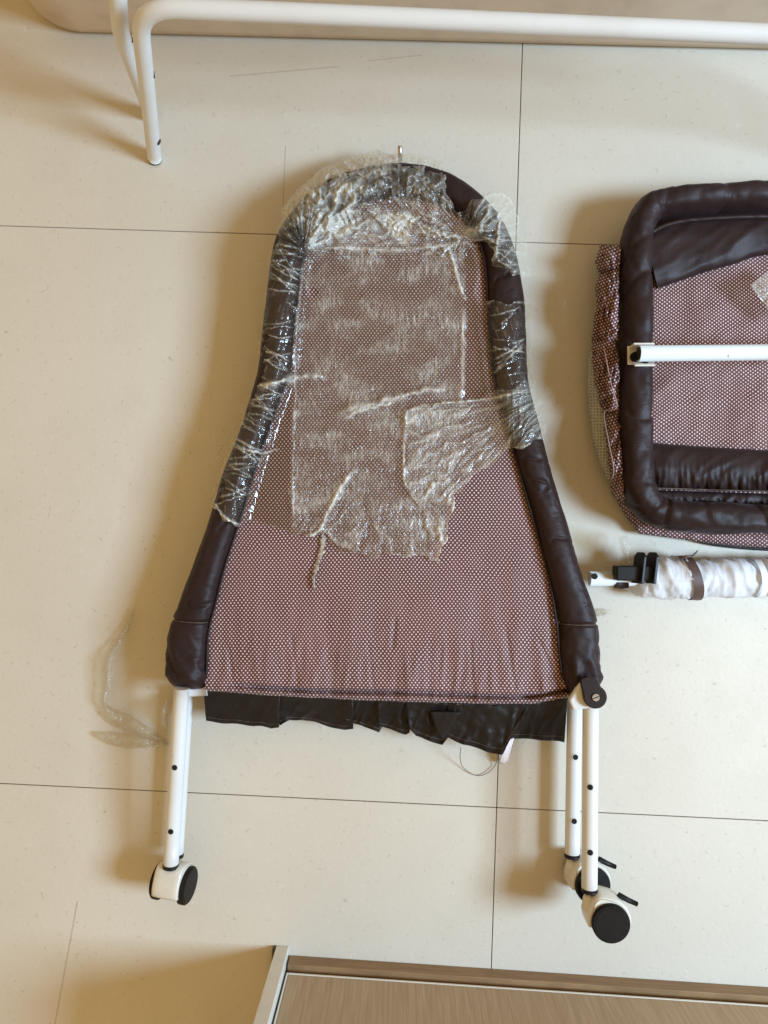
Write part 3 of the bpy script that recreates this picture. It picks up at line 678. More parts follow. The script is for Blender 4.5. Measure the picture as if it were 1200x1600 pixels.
# wrinkles
def fan(K, fq, seed, o=2, rs=60.0):
    """creases that radiate from a gathered knot K"""
    a = np.arctan2(FY - K[1], FX - K[0]); r = np.hypot(FX - K[0], FY - K[1])
    return ridge(a * fq + 1.6 * (fbm(FX / 34, FY / 34, seed + 5) - 0.5), r / rs, seed, o), r
f1, r1 = fan((474, 388), 5.5, 611); f2, r2 = fan((722, 370), 5.5, 622); f3, r3 = fan((890, 590), 15.0, 633, 2, 90.0); f4, r4 = fan((600, 610), 9.0, 644, 2, 90.0)
w1 = sstep(190, 60, r1); w2 = sstep(150, 40, r2)
cr1 = ridge(sl / 10 + lat * 0.8 + 0.7 * vn(sl / 30, lat * 2, 3), lat * 0.7 + 3, 63, 3); cr2 = ridge(sl / 11 - lat * 1.6 + 0.6 * vn(sl / 26, lat * 2, 7), lat + 3, 65, 3)
wr = 0.0006 * ridge(FX / 9, FY / 26, 61) + 0.0010 * fbm(FX / 40, FY / 40, 62)
wr += lft * (0.0040 * cr1 + 0.002 * ridge(sl / 34 + lat, lat * 1.2, 64)) + rgt * (0.0042 * cr2 + 0.0025 * ridge(sl / 24, lat * 2, 66))
wr += zA * (0.0095 * f1 * w1 + 0.0085 * f2 * w2 + 0.006 * ridge(FX / 46 + FY / 90, FY / 30 - FX / 80, 68, 2))
wr += zA * sstep(0.85, 1.1, lat) * 0.006 * ridge(sl / 26 + lat * 1.5, lat * 1.4, 91, 3)
f5 = ridge(sl / 27 + lat * 0.9 + 2.2 * (fbm(FX / 40, FY / 40, 655) - 0.5), lat * 1.1 + 1.4 * (fbm(FX / 34, FY / 34, 656) - 0.5) + sl / 120, 657, 3)
capz = zA * sstep(708, 690, FX) * sstep(380, 345, FY)
wr += capz * 0.0085 * f5
wr += zX * 0.007 + zC * (0.0046 * f3 + 0.0015) + zT * 0.0025 * ridge((FX * 0.3 + FY) / 13, (FX - FY * 0.3) / 60, 73, 2)
wr += zR * (0.0006 * ridge(FX / 5, FY / 30, 71, 2)) + sstep(740, 850, FY) * zR * 0.0048 * f4
# haze: layers of film that lie double, whitened creases, and highlights painted as white haze
hz = 0.002 + 0.012 * fbm(FX / 20, FY / 20, 80)
patch = sstep(0.36, 0.72, fbm(wx / 70 + wy / 160, wy / 40, 81, 4))
hz += zR * (0.05 + 0.34 * patch * (0.04 + 1.8 * ridge(FX / 3.4, FY / 34, 82, 2) ** 2))
hz += zC * (0.08 + 0.60 * f3 ** 4) + sstep(740, 850, FY) * zR * 0.50 * f4 ** 4
hz += zT * (0.13 + 0.22 * sstep(0.4, 0.7, fbm(FX / 50, FY / 12, 84)))
hz += 0.55 * blur(inpoly(wx, wy, [(596, 332), (655, 336), (640, 352), (632, 384), (618, 372)]).astype(float), 3)  # triangular highlight painted as white haze over doubled film
hz += zL_ * (0.16 + 0.85 * sstep(0.42, 0.7, fbm(wx / 26, wy / 26, 85)) * f1 ** 1.5)
hz += zA * (0.42 * f1 ** 5 * w1 + 0.42 * f2 ** 4 * w2) + zX * (0.06 + 0.25 * f2 ** 4)
hz += capz * (0.05 + 0.62 * f5 ** 3)
hz += lft * 0.28 * cr1 ** 9 + rgt * 0.30 * cr2 ** 9
hz += zA * 0.40 * sstep(0.80, 1.0, lat) * (0.16 + 0.55 * ridge(sl / 26 + lat * 1.5, lat * 1.4, 91, 3) ** 1.5 + 0.75 * ridge(sl / 60, lat * 3.2 + vn(sl / 40, 0, 5), 92, 2) ** 4) * (1 - 0.4 * zX)
er = blur(fmask.astype(float), 2); hz += 0.26 * sstep(0.92, 0.55, er) * (0.4 + 0.9 * vn(FX / 9, FY / 9, 93))
# pulled folds and fine strands as sharp ridges of the sheet
def crest(pts, h, wd, hzv, seed, wob=3.0):
    global wr, hz
    P = spline(pts, 26 * len(pts)); q = np.arange(len(P)); P[:, 0] += (vn(q / 9.0, 0.5, seed) - 0.5) * wob; P[:, 1] += (vn(q / 9.0, 7.5, seed + 1) - 0.5) * wob
    i0, i1 = np.searchsorted(fx, [P[:, 0].min() - 14, P[:, 0].max() + 14]); j0, j1 = np.searchsorted(fy, [P[:, 1].min() - 14, P[:, 1].max() + 14])
    X = FX[i0:i1, j0:j1]; Y = FY[i0:i1, j0:j1]; best = np.full(X.shape, 1e9); kk = np.zeros(X.shape)
    for k in range(len(P)):
        dd = (X - P[k, 0]) ** 2 + (Y - P[k, 1]) ** 2; m_ = dd < best; best = np.where(m_, dd, best); kk = np.where(m_, k, kk)
    end = np.clip(np.minimum(kk, len(P) - 1 - kk) / (0.15 * len(P)), 0, 1); w_ = wd * (0.5 + vn(kk / 12.0, 3.5, seed + 2)); d_ = np.sqrt(best)
    wr[i0:i1, j0:j1] += h * end * np.exp(-(d_ / (w_ * 1.3)) ** 2)
    hz[i0:i1, j0:j1] += 1.25 * hzv * end * (0.25 + 1.1 * vn(kk / 6.0, d_ / 2.5, seed + 3)) * np.exp(-(d_ / w_) ** 2)
crest([(462, 836), (484, 838), (500, 826), (512, 800), (532, 762), (556, 730)], 0.005, 3.2, 0.75, 1)
crest([(690, 878), (698, 845), (706, 805), (712, 770)], 0.005, 3.0, 0.7, 3)
crest([(676, 876), (688, 866), (690, 846), (686, 815)], 0.005, 3.0, 0.7, 4)
crest([(633, 765), (630, 700), (634, 650), (645, 640), (662, 637)], 0.003, 2.2, 0.6, 5)
crest([(520, 652), (556, 636), (610, 624), (655, 612), (700, 606)], 0.006, 5.0, 0.5, 6, 6)
crest([(534, 656), (565, 642), (620, 628)], 0.004, 2.0, 0.7, 7)
crest([(655, 634), (730, 627), (790, 618), (828, 608)], 0.003, 1.8, 0.55, 8)
crest([(706, 792), (735, 758), (770, 728), (800, 704), (848, 688)], 0.004, 2.4, 0.55, 9)
crest([(700, 384), (712, 420), (718, 446), (728, 470)], 0.005, 3.2, 0.75, 10)
crest([(480, 384), (540, 388), (620, 390), (690, 384), (740, 376)], 0.004, 3.4, 0.5, 11)
crest([(333, 784), (346, 804), (362, 815), (376, 822)], 0.004, 2.5, 0.7, 12)
crest([(402, 608), (440, 596), (480, 587), (508, 590)], 0.005, 4.2, 0.5, 13)
crest([(360, 690), (385, 702), (410, 708), (438, 700)], 0.003, 1.8, 0.5, 14)
crest([(690, 252), (696, 278), (706, 310), (720, 338)], 0.005, 2.4, 0.6, 16)
crest([(725, 480), (723, 560), (718, 630)], 0.003, 3.4, 0.42, 17, 5)
crest([(740, 334), (760, 306), (786, 303), (806, 324), (812, 350)], 0.004, 2.2, 0.5, 18)
crest([(772, 410), (777, 380), (780, 350), (778, 320)], 0.005, 2.0, 0.45, 19)
crest([(476, 392), (472, 430), (466, 480), (462, 560), (458, 700), (455, 826)], 0.002, 2.0, 0.32, 24, 4)
for k_i, K in enumerate([(560, 300), (592, 336), (528, 306)]):
    crest([(478, 386), ((478 + K[0]) / 2 + 12, (386 + K[1]) / 2 - 6), K], 0.006, 3.4, 0.42, 40 + 3 * k_i, 12)
for k_i, K in enumerate([(795, 318), (775, 308), (650, 350)]):
    crest([(724, 370), ((724 + K[0]) / 2 + 6, (370 + K[1]) / 2 + 6), K], 0.005, 3.0, 0.4, 70 + 3 * k_i, 10)
for k_i in range(84):     # hair-fine stretched strands over both paddings
    left = k_i < 56; i_ = int((random.uniform(0.16, 0.39) if left else random.uniform(0.605, 0.725)) * NB); j_ = min(NB - 1, max(0, i_ + random.randint(-16, 16)))
    a_ = Oc[i_]; b_ = Ic[j_]; t0, t1 = sorted((random.uniform(0, 1), random.uniform(0, 1)))
    if t1 - t0 < 0.3: t0, t1 = 0.05, 0.9
    crest([tuple(a_ + (b_ - a_) * t0), tuple(a_ + (b_ - a_) * (t0 + t1) / 2 + np.array([0, random.uniform(-4, 4)])), tuple(a_ + (b_ - a_) * t1)], 0.0015, random.uniform(0.7, 1.3), random.uniform(0.2, 0.55), 200 + 4 * k_i, 2.0)
film_z = film_h + wr - sstep(1.0, 1.6, lat) * 0.012
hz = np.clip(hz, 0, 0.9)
ck = np.clip(0.08 + 0.80 * zR * (1 - onband) + 0.35 * zC + 0.3 * zT + 0.25 * zL_, 0, 1.0)
FW = at(FX, FY, film_z)
idx = gridf(*FX.shape); keep = fmask.ravel()[idx].all(1); fidx = idx[keep]; used = np.unique(fidx); rm = np.full(FX.size, -1); rm[used] = np.arange(len(used))
film = thing('plastic_wrap', 'torn crinkled clear plastic wrap stretched over the upper cradle panel', 'plastic wrap', at(600, 560))
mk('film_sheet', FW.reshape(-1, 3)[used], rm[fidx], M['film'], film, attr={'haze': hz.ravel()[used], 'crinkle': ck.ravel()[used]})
def fh(px, py):
    i = np.clip(((np.asarray(px) - fx[0]) / STEP).astype(int), 0, len(fx) - 1); j = np.clip(((np.asarray(py) - fy[0]) / STEP).astype(int), 0, len(fy) - 1)
    return film_z[i, j]
def fold(pts, r, haze, seed, wob=3.0, rz=0.16, lift=0.0010, zc=None):
    P = spline(pts, max(24, int(len(pts) * 14))); s = np.arange(len(P))
    P[:, 0] += (vn(s / 4.0, 0, seed) - 0.5) * wob; P[:, 1] += (vn(s / 4.0, 7, seed + 1) - 0.5) * wob
    zz = fh(P[:, 0], P[:, 1]) if zc is None else np.full(len(P), zc)
    zz = np.convolve(np.pad(zz, 2, mode='edge'), np.ones(5) / 5, 'valid') + lift
    rr = 1.25 * r * (0.1 + 1.5 * vn(s / 3.0, 3, seed + 2)) * np.clip(np.minimum(s, s[::-1]) / 5.0, 0.15, 1)
    V, Fc = sweep_data(at(P[:, 0], P[:, 1], zz), rr, 9, rz)
    V[:, :2] += ((vn(np.arange(len(V)) * 0.7, 1.5, seed + 5) - 0.5) * r * 0.8)[:, None]
    mk('film_fold', V, Fc, M['film'], film, attr={'haze': np.clip(haze * (0.35 + 1.3 * vn(np.arange(len(V)) / 5.0, 2.0, seed + 8)), 0, 0.8)})
fold([(505, 834), (503, 858), (495, 885), (490, 905), (492, 922)], 0.0030, 0.5, 2, 4.0, 0.35)
fold([(338, 760), (332, 772), (330, 786), (338, 796)], 0.0012, 0.4, 31, 3, 0.4)
fold([(345, 722), (340, 716), (346, 700), (356, 694)], 0.0010, 0.4, 34, 3, 0.4)

# ------------------------------------------------------------------ loose plastic scraps on the floor
def scrap(name, label, strips, seed, parent=None):
    V = []; Fc = []; hzv = []; n0 = 0
    for (c, wd, zmax) in strips:
        C = spline(c, 70); T = np.gradient(C, axis=0); T /= np.linalg.norm(T, axis=1)[:, None]; Nn = np.stack([-T[:, 1], T[:, 0]], 1); s = np.linspace(0, 1, 70)
        wv = np.interp(s, np.linspace(0, 1, len(wd)), wd); t = np.linspace(-1, 1, 22)
        X = C[:, None, 0] + Nn[:, None, 0] * wv[:, None] * t; Y = C[:, None, 1] + Nn[:, None, 1] * wv[:, None] * t
        z = 0.002 + np.interp(s, np.linspace(0, 1, len(zmax)), zmax)[:, None] * (0.4 + 0.6 * (1 - t ** 2)) + 0.009 * ridge(X / 11, Y / 16, seed, 3) * (0.3 + 0.7 * (1 - t ** 2))
        V.append(at(X, Y, z).reshape(-1, 3)); Fc += (gridf(70, 22) + n0).tolist(); n0 += 70 * 22
        hzv.append((0.05 + 0.55 * ridge(X / 11, Y / 16, seed, 3) ** 4 + 0.25 * (np.abs(t) > 0.93)).ravel())
    o = mk(name, np.vstack(V), Fc, M['film'], parent, attr={'haze': np.hstack(hzv)}); return tag(o, label, 'plastic scrap')
scrap('plastic_scrap', 'long twisted strip of clear plastic lying on the floor left of the panel',
      [([(207, 952), (196, 985), (180, 1012), (170, 1040), (168, 1075), (162, 1098), (175, 1118), (205, 1132), (235, 1148), (264, 1164)], [1.5, 4, 6, 8, 9, 7, 13, 14, 8, 2], [0.002, 0.006, 0.012, 0.022, 0.018, 0.012, 0.008, 0.008, 0.004, 0.001]),
       ([(150, 1148), (175, 1155), (205, 1160), (235, 1162), (262, 1164)], [4, 11, 12, 8, 2], [0.004, 0.008, 0.008, 0.005, 0.002])], 201)
scrap('plastic_scrap', 'small curl of clear plastic beside the top of the left leg', [([(262, 1092), (255, 1110), (256, 1130), (262, 1150)], [2, 5, 5, 1], [0.02, 0.03, 0.02, 0.005])], 202)
scrap('plastic_scrap', 'tiny flake of clear plastic on the floor right of the padded panel', [([(934, 962), (944, 958), (956, 956)], [3, 6, 3], [0.002, 0.004, 0.002])], 203)
scrap('plastic_scrap', 'limp clear plastic tab sticking up beside the black clip of the net pole', [([(972, 838), (976, 852), (980, 868), (984, 884)], [6, 8, 5, 3], [0.05, 0.055, 0.05, 0.035])], 204)

# ------------------------------------------------------------------ folded basket on the right
bas = thing('cradle_basket', 'folded cradle basket with brown padded rim, polka dot lining and white rod across', 'cradle basket', at(1300, 560))
ring = [(1200, 812, 25), (1110, 809, 26), (1050, 804, 26), (1014, 788, 27), (994, 750, 27), (991, 650, 26), (991, 560, 26), (992, 450, 26), (994, 388, 26), (1001, 350, 25), (1017, 327, 25), (1046, 319, 24), (1100, 315, 23), (1200, 311, 23), (1400, 305, 23), (1640, 306, 24), (1720, 335, 26), (1738, 400, 26), (1740, 560, 26), (1738, 740, 26), (1715, 795, 26), (1650, 818, 26), (1400, 818, 26)]
RG = spline(ring, 900, True); ZR, HR = 0.056, 0.032
Cr = at(RG[:, 0], RG[:, 1], ZR); Tn = np.roll(Cr, -1, 0) - np.roll(Cr, 1, 0); Tn /= np.linalg.norm(Tn, axis=1)[:, None]; Nr = np.stack([Tn[:, 1], -Tn[:, 0], 0 * Tn[:, 0]], 1)
wr_ = RG[:, 2] * (H - ZR) / F; ss = np.r_[0, np.cumsum(np.linalg.norm(np.diff(Cr, axis=0), axis=1))] * 1100
cornerw = np.exp(-((RG[:, 0] - 1010) ** 2 + (RG[:, 1] - 335) ** 2) / 40 ** 2) + np.exp(-((RG[:, 0] - 1010) ** 2 + (RG[:, 1] - 795) ** 2) / 40 ** 2)
rr_ = random.Random(5); CRS = [(q + rr_.uniform(-25, 25), rr_.uniform(-34, 34), rr_.uniform(0.04, 0.17), rr_.uniform(0.4, 2.7)) for q in np.arange(0, 2900, 62)]
Vr = np.zeros((900, 36, 3)); th3 = np.linspace(0, 2 * np.pi, 36, endpoint=False)
for j in range(36):
    r = 1 - 0.10 * ridge(ss / 52 + 0.8 * math.sin(th3[j]), th3[j] * 0.8 + 4, 301) + 0.16 * (vn(ss / 80, th3[j] * 0.8, 302) - 0.5) - 0.10 * cornerw * ridge(ss / 18 + th3[j], th3[j], 303)
    for (cp, cs, cd, ca) in CRS:
        dl = ss - cp - cs * math.sin(th3[j] + ca * 0.3)
        r = r - cd * np.where(dl > 0, np.exp(-dl / 14.0), np.exp(dl / 2.0)) * max(0.0, math.cos((th3[j] - ca) * 0.5))
    c_ = np.sign(math.cos(th3[j])) * abs(math.cos(th3[j])) ** 0.85; s_ = np.sign(math.sin(th3[j])) * abs(math.sin(th3[j])) ** 0.85
    Vr[:, j] = Cr + Nr * (wr_ * c_ * r)[:, None]; Vr[:, j, 2] = ZR + HR * s_ * r
fr = gridf(900, 36, True); last = np.stack([899 * 36 + np.arange(36), 899 * 36 + (np.arange(36) + 1) % 36, (np.arange(36) + 1) % 36, np.arange(36)], -1)
mk('padded_rim', Vr.reshape(-1, 3), np.vstack([fr, last]), M['satin'], bas, uv=np.stack([np.broadcast_to(ss[:, None] * 0.0009, (900, 36)), np.broadcast_to(np.abs(th3 - np.pi) * 0.03, (900, 36))], -1).reshape(-1, 2))
# dotted lining
gx2 = np.arange(1000, 1735, 3.5); gy2 = np.arange(330, 800, 3.5); A2, B2 = np.meshgrid(gx2, gy2, indexing='ij')
z2 = 0.047 + (fbm(A2 / 90, B2 / 90, 311) - 0.5) * 0.010 + 0.004 * ridge(A2 / 130 + B2 / 200, B2 / 120, 312)
uv2 = at(A2, B2, 0.05)[..., :2].reshape(-1, 2); ca, sa = math.cos(0.0), math.sin(0.0)
mk('dotted_lining', at(A2, B2, z2).reshape(-1, 3), gridf(*A2.shape), M['dots_b'], bas, uv=uv2)
def band(name, top, bot, mat, zc, seed, nu=90, nv=26, bulge=0.014, pucker=0.0, pside=1, z0=None, ampl=0.004, parent=None):
    T = spline(top, nu); B_ = spline(bot, nu); t = np.linspace(0, 1, nv); X = T[:, None, 0] * (1 - t) + B_[:, None, 0] * t; Y = T[:, None, 1] * (1 - t) + B_[:, None, 1] * t
    z = zc + bulge * np.clip(4 * t * (1 - t), 0, 1) ** 0.5 + ampl * (ridge(X / 55 + Y / 80, Y / 70, seed) - 0.4) + 0 * X
    side = t ** 2 if pside > 0 else (1 - t) ** 2
    z = z + pucker * side * (ridge(X / 8, Y / 90, seed + 4, 2) - 0.4)
    return mk(name, at(X, Y, z).reshape(-1, 3), gridf(nu, nv), mat, parent or bas, uv=at(X, Y, 0.05)[..., :2].reshape(-1, 2)), X, Y, z
band('upper_liner', [(1006, 356), (1036, 342), (1100, 336), (1200, 330), (1400, 326), (1735, 330)], [(1028, 451), (1060, 440), (1100, 426), (1150, 412), (1200, 398), (1400, 372), (1735, 372)], M['satin'], 0.052, 320, 140, 30, 0.017, 0.0)
pz = spline([at(1020, 362, 0.072), at(1040, 352, 0.075), at(1070, 345, 0.076), at(1120, 341, 0.077), at(1200, 338, 0.077), at(1500, 334, 0.076)], 90)
pz[:, 2] += (vn(np.arange(90) / 2.0, 0, 4) - 0.5) * 0.004; tube('liner_piping', pz, 0.0028, M['satin'], bas, 8)
band('mesh_strip', [(1014, 385), (1017, 400), (1021, 420), (1026, 440)], [(1019, 385), (1024, 405), (1028, 428), (1030, 452)], M['mesh'], 0.054, 330, 20, 6, 0.002, 0)
o, X, Y, z = band('lower_liner', [(1020, 692), (1060, 695), (1120, 699), (1200, 703), (1400, 708), (1735, 706)], [(1022, 764), (1060, 765), (1120, 767), (1200, 769), (1400, 772), (1735, 772)], M['satin'], 0.052, 340, 240, 26, 0.018, 0.010, 1)
for k in range(2, 150, 2):       # gathered seam stitches
    a = at(X[k, 25], Y[k, 25] - 1, z[k, 25] + 0.003); b = at(X[k + 1, 25], Y[k + 1, 25] - 1, z[k + 1, 25] + 0.003); 
stv = spline([at(X[k, 25], Y[k, 25] - 1.5, max(z[k, 25], z[k, 24]) + 0.0022) for k in range(0, 240, 4)], 200); tube('gather_stitch', stv, 0.0007, M['stitch'], bas, 6)
band('gathered_edge', [(1022, 766), (1100, 768), (1200, 771), (1400, 774), (1735, 774)], [(1030, 790), (1100, 788), (1200, 790), (1400, 792), (1735, 792)], M['satin'], 0.050, 350, 240, 12, 0.006, 0.012, 1)
# dotted skirt on the left and below, and its grey mesh
def skirt(name, inn, out, mat, z0, z1, seed, nu=120, nv=16, amp=0.010, sc=24, turn=False):
    T = spline(inn, nu); B_ = spline(out, nu); t = np.linspace(0, 1, nv); X = T[:, None, 0] * (1 - t) + B_[:, None, 0] * t; Y = T[:, None, 1] * (1 - t) + B_[:, None, 1] * t
    z = z0 * (1 - t) + z1 * t + amp * (ridge(X / sc + Y / (sc * 1.6), Y / (sc * 2.2) - X / 90, seed, 2) - 0.45) + amp * 0.8 * np.sin(np.pi * t * 2.2 + 5 * vn(Y / 60, X / 200, seed + 2)) * vn(Y / 45, 0, seed + 3)
    z = np.maximum(z, 0.003); Wv = at(X, Y, z)
    o = mk(name, Wv.reshape(-1, 3), gridf(nu, nv), mat, bas, uv=at(X, Y, 0.04)[..., :2].reshape(-1, 2)); o.modifiers.new('thickness', 'SOLIDIFY').thickness = 0.0008
    return Wv
skirt('mesh_panel', [(972, 545), (972, 600), (972, 660), (975, 720), (980, 760)], [(921, 548), (917, 590), (921, 650), (931, 705), (948, 748)], M['mesh'], 0.050, 0.022, 361, 80, 14, 0.006, 30)
skirt('dotted_skirt', [(976, 720), (978, 745), (988, 782), (1002, 802)], [(951, 735), (955, 765), (974, 800), (996, 832)], M['dots_b'], 0.040, 0.014, 362, 80, 16, 0.008, 26)
def bunch(inn, out, z0, seed, bulge, ampl, sc=20):
    nu, nv = 90, 26; T = spline(inn, nu); B_ = spline(out, nu); t = np.linspace(0, 1, nv)
    X = T[:, None, 0] * (1 - t) + B_[:, None, 0] * t; Y = T[:, None, 1] * (1 - t) + B_[:, None, 1] * t; u = np.linspace(0, 1, nu)[:, None]
    env = np.clip(4 * u * (1 - u), 0, 1) ** 0.35
    z = z0 * (1 - 0.45 * t) + bulge * np.sin(np.pi * t) ** 0.6 * env + ampl * env * (ridge(X / 9 + 0.9 * vn(Y / 30, X / 30, seed), Y / 60 + X / 40, seed + 1, 2) - 0.5) + ampl * 0.8 * (ridge(Y / sc + X / 26, X / 40, seed + 2, 2) - 0.5) - 0.012 * (1 - env)
    z = np.maximum(z, 0.004); X = X + t * 4 * (vn(Y / 9, 0, seed + 5) - 0.5)
    o = mk('gathered_skirt', at(X, Y, z).reshape(-1, 3), gridf(nu, nv), M['dots_b'], bas, uv=at(X * 0.9 + 0.3 * Y, Y * 0.95 - 0.3 * X, 0.04)[..., :2].reshape(-1, 2)); o.modifiers.new('thickness', 'SOLIDIFY').thickness = 0.0008
bunch([(972, 383), (970, 405), (968, 428)], [(938, 383), (931, 404), (934, 426)], 0.062, 501, 0.018, 0.010, 9)
bunch([(968, 418), (967, 470), (966, 534)], [(938, 424), (930, 448), (932, 474), (927, 505), (925, 534)], 0.064, 511, 0.024, 0.018, 26)
bunch([(960, 526), (968, 580), (968, 648)], [(925, 529), (926, 570), (933, 612), (940, 648)], 0.062, 521, 0.022, 0.018, 30)
bunch([(968, 636), (972, 700), (978, 782)], [(942, 642), (946, 684), (951, 730), (958, 780)], 0.058, 531, 0.024, 0.016, 34)
tube('skirt_hem', spline([at(944, 545, 0.080), at(955, 600, 0.080), at(964, 630, 0.074), at(960, 640, 0.072), at(944, 646, 0.056), at(951, 690, 0.074), at(959, 735, 0.076), at(952, 756, 0.050)], 80), 0.0006, M['hem'], bas, 6)
skirt('dotted_border', [(985, 800), (1060, 822), (1120, 828), (1200, 832), (1400, 836), (1720, 836)], [(998, 834), (1060, 842), (1120, 850), (1200, 856), (1400, 862), (1720, 862)], M['dots_b'], 0.030, 0.014, 363, 200, 10, 0.004, 40)
skirt('border_binding', [(1090, 846), (1120, 849), (1200, 855), (1400, 861), (1720, 861)], [(1090, 848), (1120, 854), (1200, 861), (1400, 868), (1720, 868)], M['satin'], 0.012, 0.008, 364, 60, 6, 0.002, 40)
# white rod and its saddle bracket
ZROD = 0.108
rd = tube('rod', np.array([at(998, 552.5, ZROD), at(1350, 549, ZROD), at(1732, 545, ZROD)]), 0.0101, M['white'], bas, 22)
tube('rod_end', np.array([at(998.2, 552.5, ZROD), at(996.6, 552.5, ZROD)]), 0.0082, M['black'], rd, 18)
bc = at(988, 556, 0.088)
v1 = box_data(bc + np.array([0.000, 0, 0.002]), (0.014, 0.024, 0.0025), None, 0.0006)
v2 = box_data(at(1002, 540.5, 0.100), (0.026, 0.0022, 0.022), None, 0.0006); v3 = box_data(at(1004, 567, 0.098), (0.026, 0.0022, 0.022), [[1, 0, 0], [0, 0.85, -0.53], [0, 0.53, 0.85]], 0.0006)
sb = mk('saddle_bracket', *join(v1, v2, v3), M['cream'], bas, smooth=False)
v, f = disc_data(at(1008, 566, 0.101), (0, 0.6, 0.8), 0.0034, 0.004, 14); mk('hole', v, f, M['black'], sb)
v, f = disc_data(at(992, 558, 0.098), (0.25, 0, 1), 0.0065, 0.003, 20); mk('rubber_insert', v, f, M['black'], sb)
# clear packet corner on the lining
pk = np.array([(1173, 446), (1206, 418), (1250, 470), (1215, 505)], float)
u_, v_ = np.meshgrid(np.linspace(0, 1, 40), np.linspace(0, 1, 40), indexing='ij')
X = (pk[0, 0] * (1 - u_) + pk[1, 0] * u_) * (1 - v_) + (pk[3, 0] * (1 - u_) + pk[2, 0] * u_) * v_; Y = (pk[0, 1] * (1 - u_) + pk[1, 1] * u_) * (1 - v_) + (pk[3, 1] * (1 - u_) + pk[2, 1] * u_) * v_
z = 0.066 + 0.008 * (u_ * (1 - u_) * v_ * (1 - v_) * 16) + 0.003 * ridge(X / 14, Y / 14, 390) + 0.016 * (1 - u_) * (1 - v_)
tag(mk('plastic_packet', at(X, Y, z).reshape(-1, 3), gridf(40, 40), M['film'], None, attr={'haze': np.full(1600, 0.32)}), 'corner of a clear plastic packet lying on the polka dot basket lining', 'packet')

# ------------------------------------------------------------------ net pole bundle
pole = thing('net_pole', 'white tube pole wrapped in white netting, tied with a brown strap', 'net pole', at(1060, 905))
ZP = 0.028
pt = tube('tube', np.array([at(921, 904, ZP), at(1010, 905, ZP), at(1650, 915, ZP)]), 0.0100, M['white'], pole, 20)
Cq = at(929, 901, ZP + 0.0095); v, f = disc_data(at(929, 900.5, ZP + 0.0097), (0, 0.15, 1), 0.0042, 0.0014, 16); mk('hole', v, f, M['black'], pt)
# black U clip: base block with two cheeks standing toward the top
A = at(968, 896, 0.040); Bq = at(1008, 892, 0.044); dx = (Bq - A) / np.linalg.norm(Bq - A)
base = box_data((A + Bq) / 2 + np.array([0, -0.001, 0]), (0.048, 0.020, 0.022), None, 0.002)
def cheek(px0, px1, zt):
    a = at(px0, 893, 0.048); ang = math.radians(12); pr = [(-0.006, -0.016), (0.006, -0.016), (0.006, 0.02), (0.003, 0.026), (-0.003, 0.026), (-0.006, 0.02)]
    return prism([(q[0] * 2.0, q[1]) for q in pr], a, np.array([0.25, 0.0, 0.97]), np.array([0.12, 0.99, 0.0]), np.array([0.97, -0.12, -0.25]), -0.002, 0.002)
clip = mk('clip', *join(base, cheek(998, 0, 0), cheek(1017, 0, 0)), M['black'], pole, smooth=False); bv = clip.modifiers.new('soft_edge', 'BEVEL'); bv.width = 0.0008; bv.segments = 2
tube('plug', np.array([at(961, 911, 0.030), at(970, 912, 0.030), at(980, 911, 0.030)]), np.array([0.0072, 0.0076, 0.007]), M['bracket'], pole, 14)
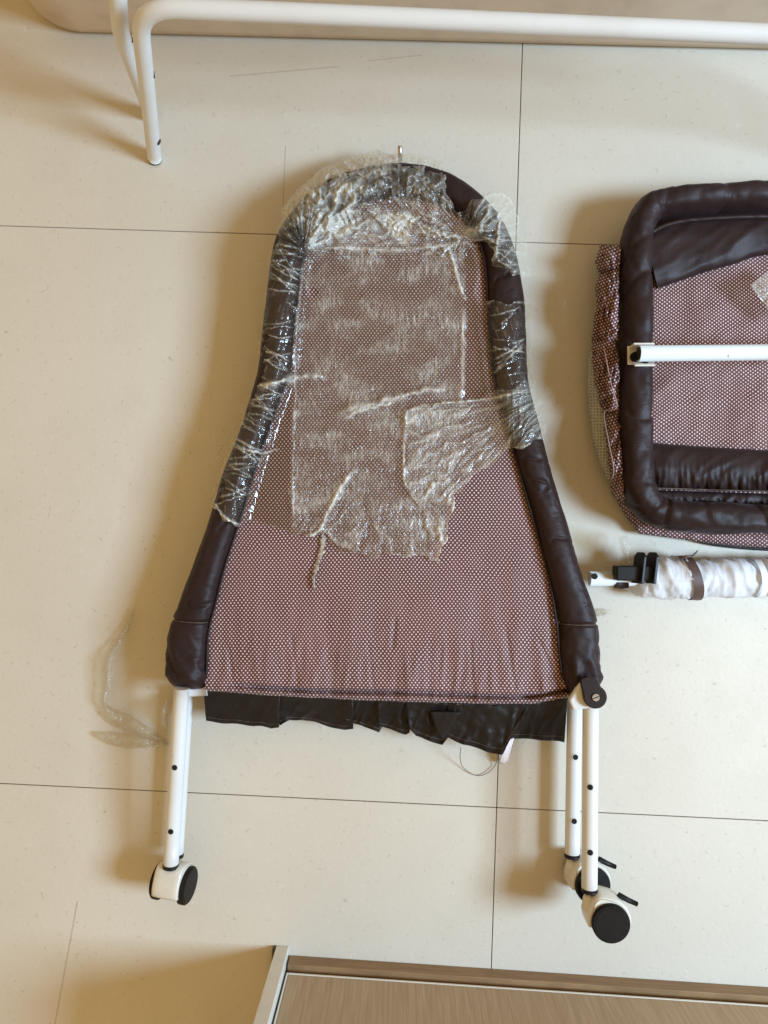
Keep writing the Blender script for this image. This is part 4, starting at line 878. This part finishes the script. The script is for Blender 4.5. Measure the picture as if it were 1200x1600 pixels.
# netting: bulging wrapped sleeve
cl = [(972, 912, 7), (984, 910, 15), (1000, 908, 23), (1020, 904, 28), (1045, 903, 31), (1066, 903, 31), (1085, 904, 28), (1110, 903, 27), (1140, 903, 29), (1165, 902, 27), (1185, 901, 27), (1200, 902, 29), (1260, 905, 30), (1400, 908, 30), (1600, 912, 26)]
Cn = spline(cl, 260); zc = np.clip(Cn[:, 2] * 0.00086, 0.008, 0.03) + 0.004; Pn = at(Cn[:, 0], Cn[:, 1], zc)
thn = np.linspace(0, 2 * np.pi, 40, endpoint=False); Vn = np.zeros((260, 40, 3))
for j in range(40):
    x = Cn[:, 0]; r = Cn[:, 2] * 0.00088
    hel = ridge(x / 30 - thn[j] / (2 * math.pi) * 1.0 + 0.8 * vn(x / 50, 1, 5), thn[j] * 0.5, 401, 2); fine = ridge(x / 9 - thn[j] * 0.7, thn[j] * 1.5, 402, 2)
    r = r * (0.84 + 0.24 * hel + 0.10 * fine)
    Vn[:, j] = Pn + np.stack([0 * x, r * math.cos(thn[j]), r * math.sin(thn[j]) * 0.95], -1)
Vn[:, :, 2] = np.maximum(Vn[:, :, 2], 0.002)
uvn = np.stack([np.broadcast_to(Pn[:, :1], (260, 40)), np.broadcast_to(thn * 0.026, (260, 40))], -1).reshape(-1, 2)
mk('netting', Vn.reshape(-1, 3), gridf(260, 40, True), M['net'], pole, uv=uvn)
Vn2 = Pn[:, None] + (Vn - Pn[:, None]) * 0.86; Vn2[:, :, 2] = np.maximum(Vn2[:, :, 2], 0.0015)
mk('inner_netting', Vn2.reshape(-1, 3), gridf(260, 40, True), M['net'], pole, uv=uvn * 1.13)
# strap
def strap(x0, x1, lean, r, mat, name, thick=1.03):
    Vs = []
    for k, t in enumerate(np.linspace(0, 1, 6)):
        for j in range(30):
            a = 2 * math.pi * j / 30; x = x0 + (x1 - x0) * t - lean * math.sin(a) * 0.0 + lean * math.cos(a)
            p = at(x, 903, 0.030); Vs.append(p + np.array([0, r * thick * math.cos(a) * (1 + 0.04 * vn(j * 0.6, t * 2, 8)), r * 0.98 * thick * math.sin(a)]))
    Vs = np.array(Vs); Vs[:, 2] = np.maximum(Vs[:, 2], 0.0018)
    return mk(name, Vs, gridf(6, 30, True), mat, pole)
strap(1068, 1084, -8, 0.0288, M['strap'], 'strap')
tube('strap_end', spline([at(1062, 873, 0.045), at(1070, 870, 0.05), at(1080, 869, 0.05), at(1086, 865, 0.05), at(1090, 860, 0.045)], 30), np.linspace(0.0024, 0.0006, 30), M['strap'], pole, 7)
v = strap(1176, 1186, -3, 0.0250, M['tape'], 'white_tape', 1.04)
